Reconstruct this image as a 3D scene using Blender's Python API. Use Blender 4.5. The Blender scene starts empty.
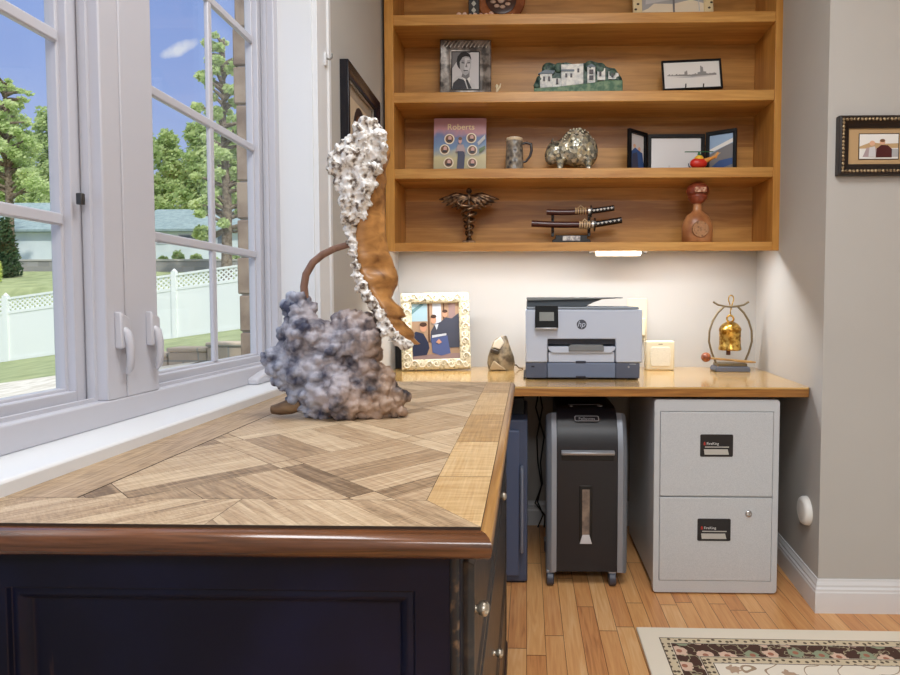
import bpy, bmesh, math, random
from mathutils import Vector, Matrix, noise
random.seed(7)
sc = bpy.context.scene
COL = sc.collection
PI = math.pi
CAMZ = 1.02

# ------------------------------------------------------------------ camera
PSI, THETA, FPX, PCX, PCY = math.atan(14/600), math.atan(25/600), 600.0, 513.0, 329.0
cd = bpy.data.cameras.new('camera'); cam = bpy.data.objects.new('camera', cd); COL.objects.link(cam)
cam.location = (0, 0, CAMZ); cam.rotation_euler = (PI/2-THETA, 0, PSI)
cd.sensor_width = 36; cd.lens = 24.0; cd.shift_x = -(PCX-450)/900; cd.shift_y = (PCY-337.5)/900
cd.clip_start = 0.02; cd.clip_end = 500
sc.camera = cam
FW = Vector((-math.sin(PSI)*math.cos(THETA), math.cos(PSI)*math.cos(THETA), -math.sin(THETA)))
RT = Vector((math.cos(PSI), math.sin(PSI), 0)); UP = RT.cross(FW)

def at(px, py, Y):
    d = FW + RT*((px-PCX)/FPX) + UP*((PCY-py)/FPX)
    t = Y/d.y
    return Vector((d.x*t, Y, CAMZ+d.z*t))

# ------------------------------------------------------------------ colour and materials
def lin(c):
    return tuple(((v/255)/12.92 if v/255 <= .04045 else ((v/255+.055)/1.055)**2.4) for v in c)

def nt_new(name):
    m = bpy.data.materials.new(name); m.use_nodes = True
    nt = m.node_tree; b = nt.nodes['Principled BSDF']
    return m, nt, b

def N(nt, kind, **kw):
    n = nt.nodes.new(kind)
    for k, v in kw.items():
        if k in n.inputs: n.inputs[k].default_value = v
        else: setattr(n, k, v)
    return n

MATS = {}
def mat(name, col, rough=.5, metal=0, var=.0, scale=30, bump=0, bscale=120, spec=None, trans=0, coat=0, emit=None):
    """plain procedural surface: base colour with soft noise variation and optional bump"""
    if name in MATS: return MATS[name]
    m, nt, b = nt_new(name); L = nt.links
    c = lin(col)
    b.inputs['Base Color'].default_value = (*c, 1)
    b.inputs['Roughness'].default_value = rough; b.inputs['Metallic'].default_value = metal
    if spec is not None: b.inputs['Specular IOR Level'].default_value = spec
    if coat: b.inputs['Coat Weight'].default_value = coat; b.inputs['Coat Roughness'].default_value = .1
    if trans: b.inputs['Transmission Weight'].default_value = trans
    if emit:
        b.inputs['Emission Color'].default_value = (*c, 1); b.inputs['Emission Strength'].default_value = emit
    tc = N(nt, 'ShaderNodeTexCoord')
    if var:
        no = N(nt, 'ShaderNodeTexNoise'); no.inputs['Scale'].default_value = scale; no.inputs['Detail'].default_value = 4
        L.new(tc.outputs['Object'], no.inputs['Vector'])
        r = N(nt, 'ShaderNodeValToRGB')
        r.color_ramp.elements[0].position = .3; r.color_ramp.elements[1].position = .7
        r.color_ramp.elements[0].color = (*[v*(1-var) for v in c], 1)
        r.color_ramp.elements[1].color = (*[min(1, v*(1+var)) for v in c], 1)
        L.new(no.outputs['Fac'], r.inputs['Fac']); L.new(r.outputs['Color'], b.inputs['Base Color'])
    if bump:
        nb = N(nt, 'ShaderNodeTexNoise'); nb.inputs['Scale'].default_value = bscale; nb.inputs['Detail'].default_value = 3
        L.new(tc.outputs['Object'], nb.inputs['Vector'])
        bp = N(nt, 'ShaderNodeBump'); bp.inputs['Strength'].default_value = bump; bp.inputs['Distance'].default_value = .003
        L.new(nb.outputs['Fac'], bp.inputs['Height']); L.new(bp.outputs['Normal'], b.inputs['Normal'])
    MATS[name] = m
    return m

def mat2(name, c1, c2, kind='noise', scale=20, rough=.6, lo=.4, hi=.6, bump=0, metal=0, c3=None):
    """two or three pigments mixed by a noise or voronoi pattern"""
    if name in MATS: return MATS[name]
    m, nt, b = nt_new(name); L = nt.links
    tc = N(nt, 'ShaderNodeTexCoord')
    if kind == 'noise':
        t = N(nt, 'ShaderNodeTexNoise'); t.inputs['Detail'].default_value = 5; out = t.outputs['Fac']
    else:
        t = N(nt, 'ShaderNodeTexVoronoi'); out = t.outputs['Distance']
    t.inputs['Scale'].default_value = scale
    L.new(tc.outputs['Object'], t.inputs['Vector'])
    r = N(nt, 'ShaderNodeValToRGB'); e = r.color_ramp.elements
    e[0].position = lo; e[1].position = hi
    e[0].color = (*lin(c1), 1); e[1].color = (*lin(c2), 1)
    if c3:
        k = e.new((lo+hi)/2); k.color = (*lin(c3), 1)
    L.new(out, r.inputs['Fac']); L.new(r.outputs['Color'], b.inputs['Base Color'])
    b.inputs['Roughness'].default_value = rough; b.inputs['Metallic'].default_value = metal
    if bump:
        bp = N(nt, 'ShaderNodeBump'); bp.inputs['Strength'].default_value = bump; bp.inputs['Distance'].default_value = .004
        L.new(out, bp.inputs['Height']); L.new(bp.outputs['Normal'], b.inputs['Normal'])
    MATS[name] = m
    return m

def wood(name, c1, c2, grain='x', rough=.4, scale=6, stretch=12, coat=0, board=None):
    """wood: noise stretched along the grain axis; board = (axis index, width) gives each board its own tone"""
    if name in MATS: return MATS[name]
    m, nt, b = nt_new(name); L = nt.links
    tc = N(nt, 'ShaderNodeTexCoord'); mp = N(nt, 'ShaderNodeMapping')
    s = [scale*stretch]*3; s['xyz'.index(grain)] = scale
    mp.inputs['Scale'].default_value = s
    L.new(tc.outputs['Object'], mp.inputs['Vector'])
    n1 = N(nt, 'ShaderNodeTexNoise'); n1.inputs['Scale'].default_value = 1; n1.inputs['Detail'].default_value = 6; n1.inputs['Distortion'].default_value = .6
    L.new(mp.outputs['Vector'], n1.inputs['Vector'])
    n2 = N(nt, 'ShaderNodeTexNoise'); n2.inputs['Scale'].default_value = .18; n2.inputs['Detail'].default_value = 2
    L.new(mp.outputs['Vector'], n2.inputs['Vector'])
    ad = N(nt, 'ShaderNodeMath', operation='ADD'); L.new(n1.outputs['Fac'], ad.inputs[0]); L.new(n2.outputs['Fac'], ad.inputs[1])
    hf = N(nt, 'ShaderNodeMath', operation='MULTIPLY'); hf.inputs[1].default_value = .5; L.new(ad.outputs[0], hf.inputs[0])
    fac = hf.outputs[0]
    if board:
        sx = N(nt, 'ShaderNodeSeparateXYZ'); L.new(tc.outputs['Object'], sx.inputs[0])
        dv = N(nt, 'ShaderNodeMath', operation='DIVIDE'); dv.inputs[1].default_value = board[1]; L.new(sx.outputs[board[0]], dv.inputs[0])
        fl = N(nt, 'ShaderNodeMath', operation='FLOOR'); L.new(dv.outputs[0], fl.inputs[0])
        wn = N(nt, 'ShaderNodeTexWhiteNoise', noise_dimensions='1D'); L.new(fl.outputs[0], wn.inputs['W'])
        a2 = N(nt, 'ShaderNodeMath', operation='MULTIPLY_ADD'); a2.inputs[1].default_value = .22; L.new(wn.outputs['Value'], a2.inputs[0]); L.new(fac, a2.inputs[2])
        a3 = N(nt, 'ShaderNodeMath', operation='SUBTRACT'); a3.inputs[1].default_value = .11; L.new(a2.outputs[0], a3.inputs[0])
        fac = a3.outputs[0]
    r = N(nt, 'ShaderNodeValToRGB'); e = r.color_ramp.elements
    e[0].position = .34; e[1].position = .66; e[0].color = (*lin(c1), 1); e[1].color = (*lin(c2), 1)
    L.new(fac, r.inputs['Fac']); L.new(r.outputs['Color'], b.inputs['Base Color'])
    b.inputs['Roughness'].default_value = rough
    if coat: b.inputs['Coat Weight'].default_value = coat; b.inputs['Coat Roughness'].default_value = .12
    MATS[name] = m
    return m

# ------------------------------------------------------------------ mesh builder
class B:
    def __init__(s): s.bm = bmesh.new(); s.m = 0
    def mi(s, i): s.m = i; return s
    def face(s, pts):
        f = s.bm.faces.new([s.bm.verts.new(p) for p in pts]); f.material_index = s.m; return f
    def box(s, x0, x1, y0, y1, z0, z1):
        v = [s.bm.verts.new(p) for p in ((x0,y0,z0),(x1,y0,z0),(x1,y1,z0),(x0,y1,z0),(x0,y0,z1),(x1,y0,z1),(x1,y1,z1),(x0,y1,z1))]
        for q in ((3,2,1,0),(4,5,6,7),(0,1,5,4),(1,2,6,5),(2,3,7,6),(3,0,4,7)):
            s.bm.faces.new([v[i] for i in q]).material_index = s.m
        return s
    def prism(s, pts, axis, a0, a1):
        def P(p, a):
            return {'x': (a, p[0], p[1]), 'y': (p[0], a, p[1]), 'z': (p[0], p[1], a)}[axis]
        A = [s.bm.verts.new(P(p, a0)) for p in pts]; Bv = [s.bm.verts.new(P(p, a1)) for p in pts]
        n = len(pts); fs = [s.bm.faces.new(A), s.bm.faces.new(Bv[::-1])]
        for i in range(n): fs.append(s.bm.faces.new([A[i], Bv[i], Bv[(i+1) % n], A[(i+1) % n]]))
        for f in fs: f.material_index = s.m
        return s
    def loft(s, rings, cap=True, closed=True):
        R = [[s.bm.verts.new(p) for p in r] for r in rings]; n = len(R[0])
        for a, b in zip(R, R[1:]):
            for i in range(n if closed else n-1):
                s.bm.faces.new([a[i], a[(i+1) % n], b[(i+1) % n], b[i]]).material_index = s.m
        if cap:
            for r in (R[0][::-1], R[-1]):
                try: s.bm.faces.new(r).material_index = s.m
                except ValueError: pass
        return s
    def lathe(s, prof, c=(0,0,0), n=24, axis='z', cap=True):
        rings = []
        for r, h in prof:
            ring = []
            for i in range(n):
                a = 2*PI*i/n; u, w = max(r, 1e-5)*math.cos(a), max(r, 1e-5)*math.sin(a)
                p = {'z': (u, w, h), 'y': (u, h, w), 'x': (h, u, w)}[axis]
                ring.append((c[0]+p[0], c[1]+p[1], c[2]+p[2]))
            rings.append(ring)
        return s.loft(rings, cap)
    def tube(s, pts, r, n=10, cap=True):
        pts = [Vector(p) for p in pts]; k = len(pts)
        rad = r if isinstance(r, (list, tuple)) else [r]*k
        t0 = (pts[1]-pts[0]).normalized()
        u = t0.orthogonal().normalized(); rings = []
        for i, p in enumerate(pts):
            t = (pts[min(i+1, k-1)]-pts[max(i-1, 0)]).normalized()
            u = (u-t*u.dot(t)).normalized(); w = t.cross(u)
            rings.append([p+(u*math.cos(2*PI*j/n)+w*math.sin(2*PI*j/n))*rad[i] for j in range(n)])
        return s.loft(rings, cap)
    def ball(s, c, r, seg=16, rings=10):
        r = (r, r, r) if not isinstance(r, (tuple, list)) else r
        prof = []
        R = []
        for i in range(rings+1):
            a = PI*i/rings; q = max(math.sin(a), 1e-3)
            R.append([(c[0]+r[0]*q*math.cos(2*PI*j/seg), c[1]+r[1]*q*math.sin(2*PI*j/seg), c[2]-r[2]*math.cos(a)) for j in range(seg)])
        return s.loft(R)
    def build(s, name, mats, parent=None, loc=(0,0,0), rot=(0,0,0), bevel=0, seg=2, smooth=None, link=True):
        bmesh.ops.recalc_face_normals(s.bm, faces=s.bm.faces)
        me = bpy.data.meshes.new(name); s.bm.to_mesh(me); s.bm.free()
        o = mesh_obj(name, me, mats, parent, loc, rot)
        if smooth is not None: sm(me, smooth)
        if bevel:
            md = o.modifiers.new('bevel', 'BEVEL'); md.width = bevel; md.segments = seg; md.limit_method = 'ANGLE'; md.angle_limit = math.radians(40)
            if smooth is None: sm(me, 40)
        return o

def sm(me, ang):
    me.polygons.foreach_set('use_smooth', [True]*len(me.polygons))
    if ang < 180: me.set_sharp_from_angle(angle=math.radians(ang))

def mesh_obj(name, me, mats, parent=None, loc=(0,0,0), rot=(0,0,0)):
    o = bpy.data.objects.new(name, me); COL.objects.link(o)
    for m in (mats if isinstance(mats, (list, tuple)) else [mats]): me.materials.append(m)
    if parent is not None: o.parent = parent
    o.location = loc; o.rotation_euler = rot
    return o

def thing(name, label, cat, loc=(0,0,0), rot=(0,0,0), group=None):
    o = bpy.data.objects.new(name, None); COL.objects.link(o)
    o.empty_display_size = .05
    o.location = loc; o.rotation_euler = rot if isinstance(rot, tuple) else (0, 0, rot)
    return tag(o, label, cat, group)
def tag(o, label, cat, group=None):
    o['label'] = label; o['category'] = cat
    if group: o['group'] = group
    return o
def struct(o): o['kind'] = 'structure'; return o
def empty_struct(name, loc=(0,0,0)):
    o = bpy.data.objects.new(name, None); COL.objects.link(o); o.location = loc; return struct(o)

def text_part(name, s, size, m, parent, loc, rot=(PI/2,0,0), depth=.0003, align='LEFT', sx=1):
    cu = bpy.data.curves.new(name, 'FONT'); cu.body = s; cu.size = size; cu.extrude = depth; cu.align_x = align; cu.resolution_u = 3
    tmp = bpy.data.objects.new(name, cu); COL.objects.link(tmp)
    bpy.context.view_layer.update()
    me = bpy.data.meshes.new_from_object(tmp.evaluated_get(bpy.context.evaluated_depsgraph_get()))
    bpy.data.objects.remove(tmp)
    me.materials.clear()
    o = mesh_obj(name, me, m, parent, loc, rot); o.scale = (sx, 1, 1)
    return o

def realize(o):
    """turn an object's modifier stack into plain mesh"""
    bpy.context.view_layer.update()
    me = bpy.data.meshes.new_from_object(o.evaluated_get(bpy.context.evaluated_depsgraph_get()))
    o.modifiers.clear(); o.data = me
    return o

def flat_pic(name, w, h, layers, parent, loc=(0,0,0), rot=(0,0,0), y=0):
    """a printed picture facing -Y: coloured shapes given in 0..1 coordinates, each a hair in front of the last"""
    b = B(); ms = []
    for i, (m, pts) in enumerate(layers):
        b.mi(i); ms.append(m)
        b.face([((p[0]-.5)*w, y-i*.00025, p[1]*h) for p in pts])
    return b.build(name, ms, parent, loc, rot)
FULL = [(0,0),(1,0),(1,1),(0,1)]
def ell(cx, cy, rx, ry, n=18): return [(cx+rx*math.cos(2*PI*i/n), cy+ry*math.sin(2*PI*i/n)) for i in range(n)]

def frame_ring(b, w, h, fw, prof, y0=0):
    """mitred picture frame in the XZ plane, bottom centre at origin, facing -Y; prof = [(inset, y)]"""
    loops = []
    for ins, y in prof:
        loops.append([(-w/2+ins, y0+y, ins), (w/2-ins, y0+y, ins), (w/2-ins, y0+y, h-ins), (-w/2+ins, y0+y, h-ins)])
    b.loft(loops, cap=False)
    return b

# ------------------------------------------------------------------ shared materials
greige = mat('wall_paint', (186,183,178), .85, var=.015, scale=4, bump=.03, bscale=300)
white_paint = mat('white_trim_paint', (224,226,229), .35)
win_white = mat('white_window_vinyl', (194,194,202), .35)
ceil_m = mat('ceiling_paint', (240,238,234), .9)
honey_x = wood('honey_wood_shelf', (172,114,46), (216,164,90), 'x', .38, 5, 14)
honey_z = wood('honey_wood_stile', (170,110,40), (208,152,76), 'z', .38, 5, 14)
honey_back = wood('honey_wood_back_panel', (150,98,38), (206,152,80), 'x', .42, 4, 12, board=(2, .115))
oak_top = wood('glossy_yellow_oak', (190,146,80), (222,184,120), 'x', .16, 4, 14, coat=.5)
oak_edge = wood('counter_edge_oak', (112,70,32), (186,130,68), 'x', .3, 7, 18)
black_m = mat('black_plastic', (22,22,26), .4)
black_gloss = mat('black_gloss', (10,10,13), .35, spec=.25)
chrome = mat('brushed_chrome', (205,206,210), .25, 1)
brass = mat2('aged_brass', (150,104,40), (222,184,98), 'noise', 60, .3, metal=1)
white_plastic = mat('white_plastic', (236,234,228), .4)
cream_plastic = mat('cream_plastic', (220,208,178), .45)
paper_white = mat('paper_white', (226,224,220), .7)
glass_pic = mat('print_grey', (205,205,206), .2)

# =================================================================== THE ROOM
XL = -.588; YB = 2.745
def floor_mat():
    m, nt, b = nt_new('oak_strip_floor'); L = nt.links
    tc = N(nt, 'ShaderNodeTexCoord'); sp = N(nt, 'ShaderNodeSeparateXYZ'); L.new(tc.outputs['Object'], sp.inputs[0])
    def mth(op, a, bv=None, c=None):
        n = N(nt, 'ShaderNodeMath', operation=op)
        for i, v in enumerate((a, bv, c)):
            if v is None: continue
            if isinstance(v, (int, float)): n.inputs[i].default_value = v
            else: L.new(v, n.inputs[i])
        return n.outputs[0]
    u = mth('DIVIDE', sp.outputs['X'], .0565); ui = mth('FLOOR', u); uf = mth('FRACT', u)
    wn = N(nt, 'ShaderNodeTexWhiteNoise', noise_dimensions='1D'); L.new(ui, wn.inputs['W'])
    v = mth('ADD', mth('DIVIDE', sp.outputs['Y'], .62), mth('MULTIPLY', wn.outputs['Value'], 7.3)); vi = mth('FLOOR', v); vf = mth('FRACT', v)
    cx = N(nt, 'ShaderNodeCombineXYZ'); L.new(ui, cx.inputs[0]); L.new(vi, cx.inputs[1])
    w2 = N(nt, 'ShaderNodeTexWhiteNoise', noise_dimensions='2D'); L.new(cx.outputs[0], w2.inputs['Vector'])
    # grain, offset per board
    mp = N(nt, 'ShaderNodeMapping'); mp.inputs['Scale'].default_value = (70, 4, 1)
    L.new(tc.outputs['Object'], mp.inputs['Vector'])
    off = N(nt, 'ShaderNodeVectorMath', operation='ADD'); L.new(mp.outputs['Vector'], off.inputs[0])
    c3 = N(nt, 'ShaderNodeCombineXYZ'); L.new(mth('MULTIPLY', w2.outputs['Value'], 60.0), c3.inputs[2]); L.new(c3.outputs[0], off.inputs[1])
    gr = N(nt, 'ShaderNodeTexNoise'); gr.inputs['Scale'].default_value = 1; gr.inputs['Detail'].default_value = 5; gr.inputs['Distortion'].default_value = 1.6
    L.new(off.outputs[0], gr.inputs['Vector'])
    fac = mth('ADD', mth('MULTIPLY', w2.outputs['Value'], .46), mth('MULTIPLY', gr.outputs['Fac'], .78))
    r = N(nt, 'ShaderNodeValToRGB'); e = r.color_ramp.elements
    e[0].position = .12; e[0].color = (*lin((152,92,56)), 1); e[1].position = .95; e[1].color = (*lin((234,192,142)), 1)
    k = e.new(.42); k.color = (*lin((206,144,90)), 1)
    k = e.new(.7); k.color = (*lin((222,168,110)), 1)
    L.new(fac, r.inputs['Fac'])
    # joints between the boards
    j1 = mth('MINIMUM', uf, mth('SUBTRACT', 1, uf)); j2 = mth('MINIMUM', vf, mth('SUBTRACT', 1, vf))
    g = mth('MAXIMUM', mth('LESS_THAN', j1, .014), mth('LESS_THAN', j2, .0022))
    mx = N(nt, 'ShaderNodeMix', data_type='RGBA'); L.new(g, mx.inputs['Factor']); L.new(r.outputs['Color'], mx.inputs['A']); mx.inputs['B'].default_value = (*lin((92,48,24)), 1)
    L.new(mx.outputs['Result'], b.inputs['Base Color']); b.inputs['Roughness'].default_value = .3
    return m
struct(B().box(-.75, 4.6, -3.0, 2.9, -.1, 0).build('floor', floor_mat()))
struct(B().box(-.85, 4.6, -3.0, 2.9, 2.62, 2.72).build('ceiling', ceil_m))
struct(B().box(-.85, 1.3, YB, YB+.12, 0, 2.62).build('wall_back', greige))
# left wall with the window opening (sill height .8225)
SZ = .8225; WT = 2.0
b = B()
b.box(-.757, XL, -3.0, 2.745, 0, SZ-.03); b.box(-.757, XL, -3.0, 2.745, WT, 2.62)
b.box(-.757, XL, 1.655, 2.745, SZ-.03, WT); b.box(-.757, XL, -3.0, .34, SZ-.03, WT)
struct(b.build('wall_left', greige))
# side of the alcove and the wall that faces the room
struct(B().prism([(1.037, 2.75), (.966, 1.977), (1.0, 2.0), (1.1, 2.75)], 'z', 0, 2.62).build('wall_alcove', greige))
struct(B().prism([(.966, 1.977), (4.6, 1.977), (4.6, 2.1), (1.1, 2.1), (1.0, 2.0)], 'z', 0, 2.62).build('wall_right', greige))
struct(B().box(4.5, 4.6, -3.0, 1.977, 0, 2.62).build('wall_east', greige))
struct(B().box(-.85, 4.6, -3.1, -3.0, 0, 2.62).build('wall_rear', greige))

def base_prof(h=.11):   # (out, z)
    return [(0,0), (.015,0), (.015,h*.62), (.013,h*.66), (.013,h*.72), (.009,h*.78), (.009,h*.84), (.005,h*.93), (.004,h), (0,h)]
def baseboard(name, path):
    """path: list of (point, outward direction) stations"""
    rings = [[(p[0]+d[0]*o, p[1]+d[1]*o, z) for o, z in base_prof()] for p, d in path]
    return struct(B().loft(rings).build(name, white_paint))
nd = Vector((-.7756, .0712)).normalized(); nd = (nd.x, nd.y)
dd = Vector((1.037-.966, 2.75-1.977)).normalized(); no_ = (-dd.y, dd.x)
cor = (no_[0]+0.0, -1+no_[1]*0)
baseboard('baseboard_alcove', [((1.0365, 2.745), no_), ((.966, 1.977), (no_[0], -1.0))])
baseboard('baseboard_right', [((.966, 1.977), (no_[0], -1.0)), ((4.5, 1.977), (0, -1))])
baseboard('baseboard_back', [((-.588, YB), (0, -1)), ((1.03, YB), (0, -1))])

# ------------------------------------------------------------------ window
FX = -.68            # room face of the frame
OL, OR = (.43, .955), (1.09, 1.625)
OZ0, OZ1 = .862, 1.93
b = B()
b.box(-.752, FX, .345, 1.652, SZ, OZ0); b.box(-.752, FX, .345, 1.652, OZ1, WT)
b.box(-.752, FX, .345, OL[0], OZ0, OZ1)
b.box(-.752, FX, OL[1], 1.0005, OZ0, OZ1); b.box(-.752, FX, 1.0025, OR[0], OZ0, OZ1)
b.box(-.752, FX-.004, .999, 1.004, OZ0, OZ1)
b.box(-.752, FX, OR[1], 1.652, OZ0, OZ1)
fr = b.build('trim_1', win_white, bevel=.003); struct(fr)
# weather strip and stop bead round both openings
for k, (y0, y1) in enumerate((OL, OR)):
    b = B(); e = .006
    for (a0, a1, c0, c1) in ((y0, y0+e, OZ0, OZ1), (y1-e, y1, OZ0, OZ1), (y0+e, y1-e, OZ0, OZ0+e), (y0+e, y1-e, OZ1-e, OZ1)):
        b.box(-.706, -.698, a0, a1, c0, c1)
    b.build('stop_bead', win_white, fr)
    b = B(); e = .003
    for (a0, a1, c0, c1) in ((y0, y0+e, OZ0, OZ1), (y1-e, y1, OZ0, OZ1), (y0+e, y1-e, OZ0, OZ0+e), (y0+e, y1-e, OZ1-e, OZ1)):
        b.box(-.7125, -.7065, a0, a1, c0, c1)
    b.build('weather_strip', mat('grey_rubber_strip', (196,198,206), .6), fr)

def glass_mat():
    m = bpy.data.materials.new('window_glass'); m.use_nodes = True; nt = m.node_tree; nt.nodes.clear()
    o = N(nt, 'ShaderNodeOutputMaterial'); t = N(nt, 'ShaderNodeBsdfTransparent'); g = N(nt, 'ShaderNodeBsdfGlossy')
    t.inputs['Color'].default_value = (.97, .98, .975, 1); g.inputs['Roughness'].default_value = .02
    lw = N(nt, 'ShaderNodeLayerWeight'); lw.inputs['Blend'].default_value = .5
    pw = N(nt, 'ShaderNodeMath', operation='POWER'); pw.inputs[1].default_value = 4.0; nt.links.new(lw.outputs['Facing'], pw.inputs[0])
    f = N(nt, 'ShaderNodeMath', operation='MULTIPLY_ADD'); f.inputs[1].default_value = .35; f.inputs[2].default_value = .015; nt.links.new(pw.outputs[0], f.inputs[0])
    mx = N(nt, 'ShaderNodeMixShader')
    nt.links.new(f.outputs[0], mx.inputs[0]); nt.links.new(t.outputs[0], mx.inputs[1]); nt.links.new(g.outputs[0], mx.inputs[2]); nt.links.new(mx.outputs[0], o.inputs[0])
    return m
GLASS = glass_mat()
def sash(n, y0, y1, vbar):
    w = empty_struct('window_%d' % n, (-.74, (y0+y1)/2, OZ0))
    yc = (y0+y1)/2; hw = (y1-y0)/2-.001; z1 = OZ1-OZ0-.001
    st, rb = .0215, .020
    b = B()
    def ring(xa, xb, ins):
        b.box(xa, xb, -hw, -hw+st+ins, 0, z1); b.box(xa, xb, hw-st-ins, hw, 0, z1)
        b.box(xa, xb, -hw+st+ins, hw-st-ins, 0.0, rb+ins); b.box(xa, xb, -hw+st+ins, hw-st-ins, z1-st-ins, z1)
    ring(-.009, .025, 0); ring(-.006, .012, .005)
    s = b.build('sash', win_white, w, bevel=.002)
    B().box(-.003, .003, -hw+st, hw-st, rb, z1-st).build('pane', GLASS, w)
    b = B()
    for zz in (1.716, 1.433, 1.152):
        b.box(.004, .016, -hw+st+.005, hw-st-.005, zz-.0095-OZ0, zz+.0095-OZ0)
    for vy in vbar:
        b.box(.004, .015, vy-yc-.0085, vy-yc+.0085, rb+.004, z1-st-.004)
    b.build('muntins', win_white, w, bevel=.003)
    return w
w1 = sash(1, *OL, [.70]); w2 = sash(2, *OR, [1.383])
def lever(w, Y, ztop, flip):
    c = w.location
    b = B(); x = FX-c.x
    b.prism([(-.012, 0), (.012, -.012), (.013, -.062), (-.012, -.062)], 'x', x-.001, x+.012)
    p = b.build('lock_plate', win_white, w, (0, Y-c.y, ztop-c.z), bevel=.003)
    b = B()
    pts = [(x+.008, -.002, -.030), (x+.014, -.001, -.036), (x+.017, .001, -.055), (x+.016, .003, -.078), (x+.012, .006, -.096), (x+.004, .012, -.104)]
    b.tube(pts, [.006, .007, .0065, .006, .006, .004], 10)
    b.build('lock_lever', win_white, w, (0, Y-c.y, ztop-c.z), smooth=60)
lever(w1, .985, 1.008, 1); lever(w2, 1.066, 1.008, 1)
# crank operator folded on the sill
b = B()
b.prism([(1.44, .8225), (1.625, .8225), (1.625, .842), (1.57, .858), (1.50, .850), (1.44, .838)], 'x', -.682, -.655)
b.build('crank_housing', win_white, w2, tuple(-v for v in w2.location), bevel=.004)
b = B(); b.tube([(-.655, 1.50, .846), (-.642, 1.51, .848), (-.64, 1.55, .838), (-.645, 1.60, .832)], [.007, .006, .006, .008], 10)
b.build('crank_handle', win_white, w2, tuple(-v for v in w2.location), smooth=60)
latch = mat('dark_latch_metal', (70,68,66), .4, .6)
for w, (y, z) in ((w1, (.935, 1.185)), (w2, (1.098, 1.165))):
    B().box(-.004, .006, -.004, .004, -.009, .009).build('sash_clip', latch, w, (-.703-w.location.x, y-w.location.y, z-w.location.z), bevel=.0015)
# sill, far reveal and casing
struct(B().box(-.70, XL+.002, .34, 1.655, SZ-.03, SZ).build('trim_2', white_paint, bevel=.004))
struct(B().box(-.72, XL+.001, 1.65, 1.662, SZ, WT).build('trim_3', white_paint))
b = B(); b.prism([(0,0),(.014,0),(.014,.012),(.010,.016),(.012,.03),(.012,.085),(.017,.09),(.017,.108),(0,.108)], 'z', SZ-.012, 2.1)
struct(b.build('trim_4', white_paint, None, (XL, 1.657, 0), bevel=.001))
t = thing('blind_bracket', 'small white metal hook bracket screwed on the white window casing', 'bracket', (XL+.0135, 1.725, 1.715))
B().box(-.001, .004, -.009, .009, -.018, .018).build('back_plate', white_paint, t, bevel=.001)
B().tube([(.003, 0, .004), (.012, 0, .0), (.019, 0, .006), (.019, 0, .016)], .0028, 8).build('hook', mat('satin_nickel', (150,150,146), .35, .8), t, smooth=60)

# =================================================================== COUNTER AND BOOKCASE
CT = .733
t = thing('countertop', 'long glossy yellow oak counter under the bookcase, carrying the printer', 'counter', (.2, 2.43, CT))
b = B()
x0, x1 = XL+.001-.2, .975-.2
yb, yf = YB-.002-2.43, 2.075-2.43
pts = [(x0, yf), (x1-.012, yf), (x1-.003, yf+.004), (x1, yf+.014), (x1+.058, yb), (x0, yb)]
b.prism(pts, 'z', -.006, 0); b.build('top_surface', oak_top, t)
pts2 = [(p[0], p[1]+.0) for p in pts]
B().prism(pts2, 'z', -.034, -.006).build('slab', oak_edge, t, bevel=.002)
B().box(x0, .98-.2, YB-.03-2.43, YB-.003-2.43, -.09, -.034).build('wall_cleat', mat('dark_cleat_wood', (70,48,30), .6), t)
b = B(); b.prism([(2.70-2.43, -.035), (2.70-2.43, -.16), (2.68-2.43, -.16), (2.30-2.43, -.05), (2.30-2.43, -.035)], 'x', .775, .79)
b.build('support_bracket', black_m, t)

# bookcase: front plane Y 2.50
BX0, BX1, BYF = -.574, 1.0155, 2.44
t = thing('bookcase', 'honey coloured wooden wall bookcase with open shelves, fixed above the counter', 'bookcase', (.2265, 2.6, 1.24))
def bb(x0, x1, y0, y1, z0, z1, name, m, bev=.002):
    return B().box(x0-.2265, x1-.2265, y0-2.6, y1-2.6, zb_(z0)-1.24, zb_(z1)-1.24).build(name, m, t, bevel=bev)
YI = 2.668
def zb_(z): return CAMZ+(z-CAMZ)*.974
for xa_, xb_ in ((BX0, BX0+.037), (BX1-.034, BX1)):
    B().prism([(y-2.6, zb_(z)-1.24) for y, z in ((BYF, 1.24), (BYF+.018, 1.24), (BYF+.018, 1.262), (YI, 1.262), (YI, 2.56), (BYF, 2.56))], 'x', xa_-.2265, xb_-.2265).build('side_panel', honey_z, t, bevel=.002)
for z0, z1 in ((2.165, 2.208), (1.851, 1.894), (1.540, 1.581)):
    bb(BX0+.036, BX1-.034, BYF+.003, YI-.012, z0, z1, 'shelf', honey_x)
bb(BX0+.036, BX1-.034, BYF+.018, YI-.012, 1.262, 1.278, 'bottom_panel', honey_x)
bb(BX0+.036, BX1-.034, BYF+.001, BYF+.018, 1.240, 1.276, 'bottom_rail', honey_x)
bb(BX0+.036, BX1-.034, BYF+.001, YI-.012, 2.52, 2.56, 'top_panel', honey_x)
bb(BX0+.036, BX1-.034, YI-.012, YI-.001, 1.262, 2.52, 'back_panel', honey_back)

t = thing('under_cabinet_light', 'slim white light bar fixed beneath the bottom of the bookcase', 'light', (.385, 2.56, zb_(1.262)))
B().prism([(-.1, 0), (-.092, -.034), (.092, -.034), (.1, 0)], 'y', -.022, .022).build('diffuser', mat('lamp_diffuser', (255,246,226), .4, emit=.12), t, bevel=.004)
for s in (-1, 1): B().tube([(s*.1, 0, -.01), (s*.122, 0, -.016)], .006, 10).build('end_connector', mat('grey_connector', (120,116,108), .5), t, smooth=50)

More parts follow.
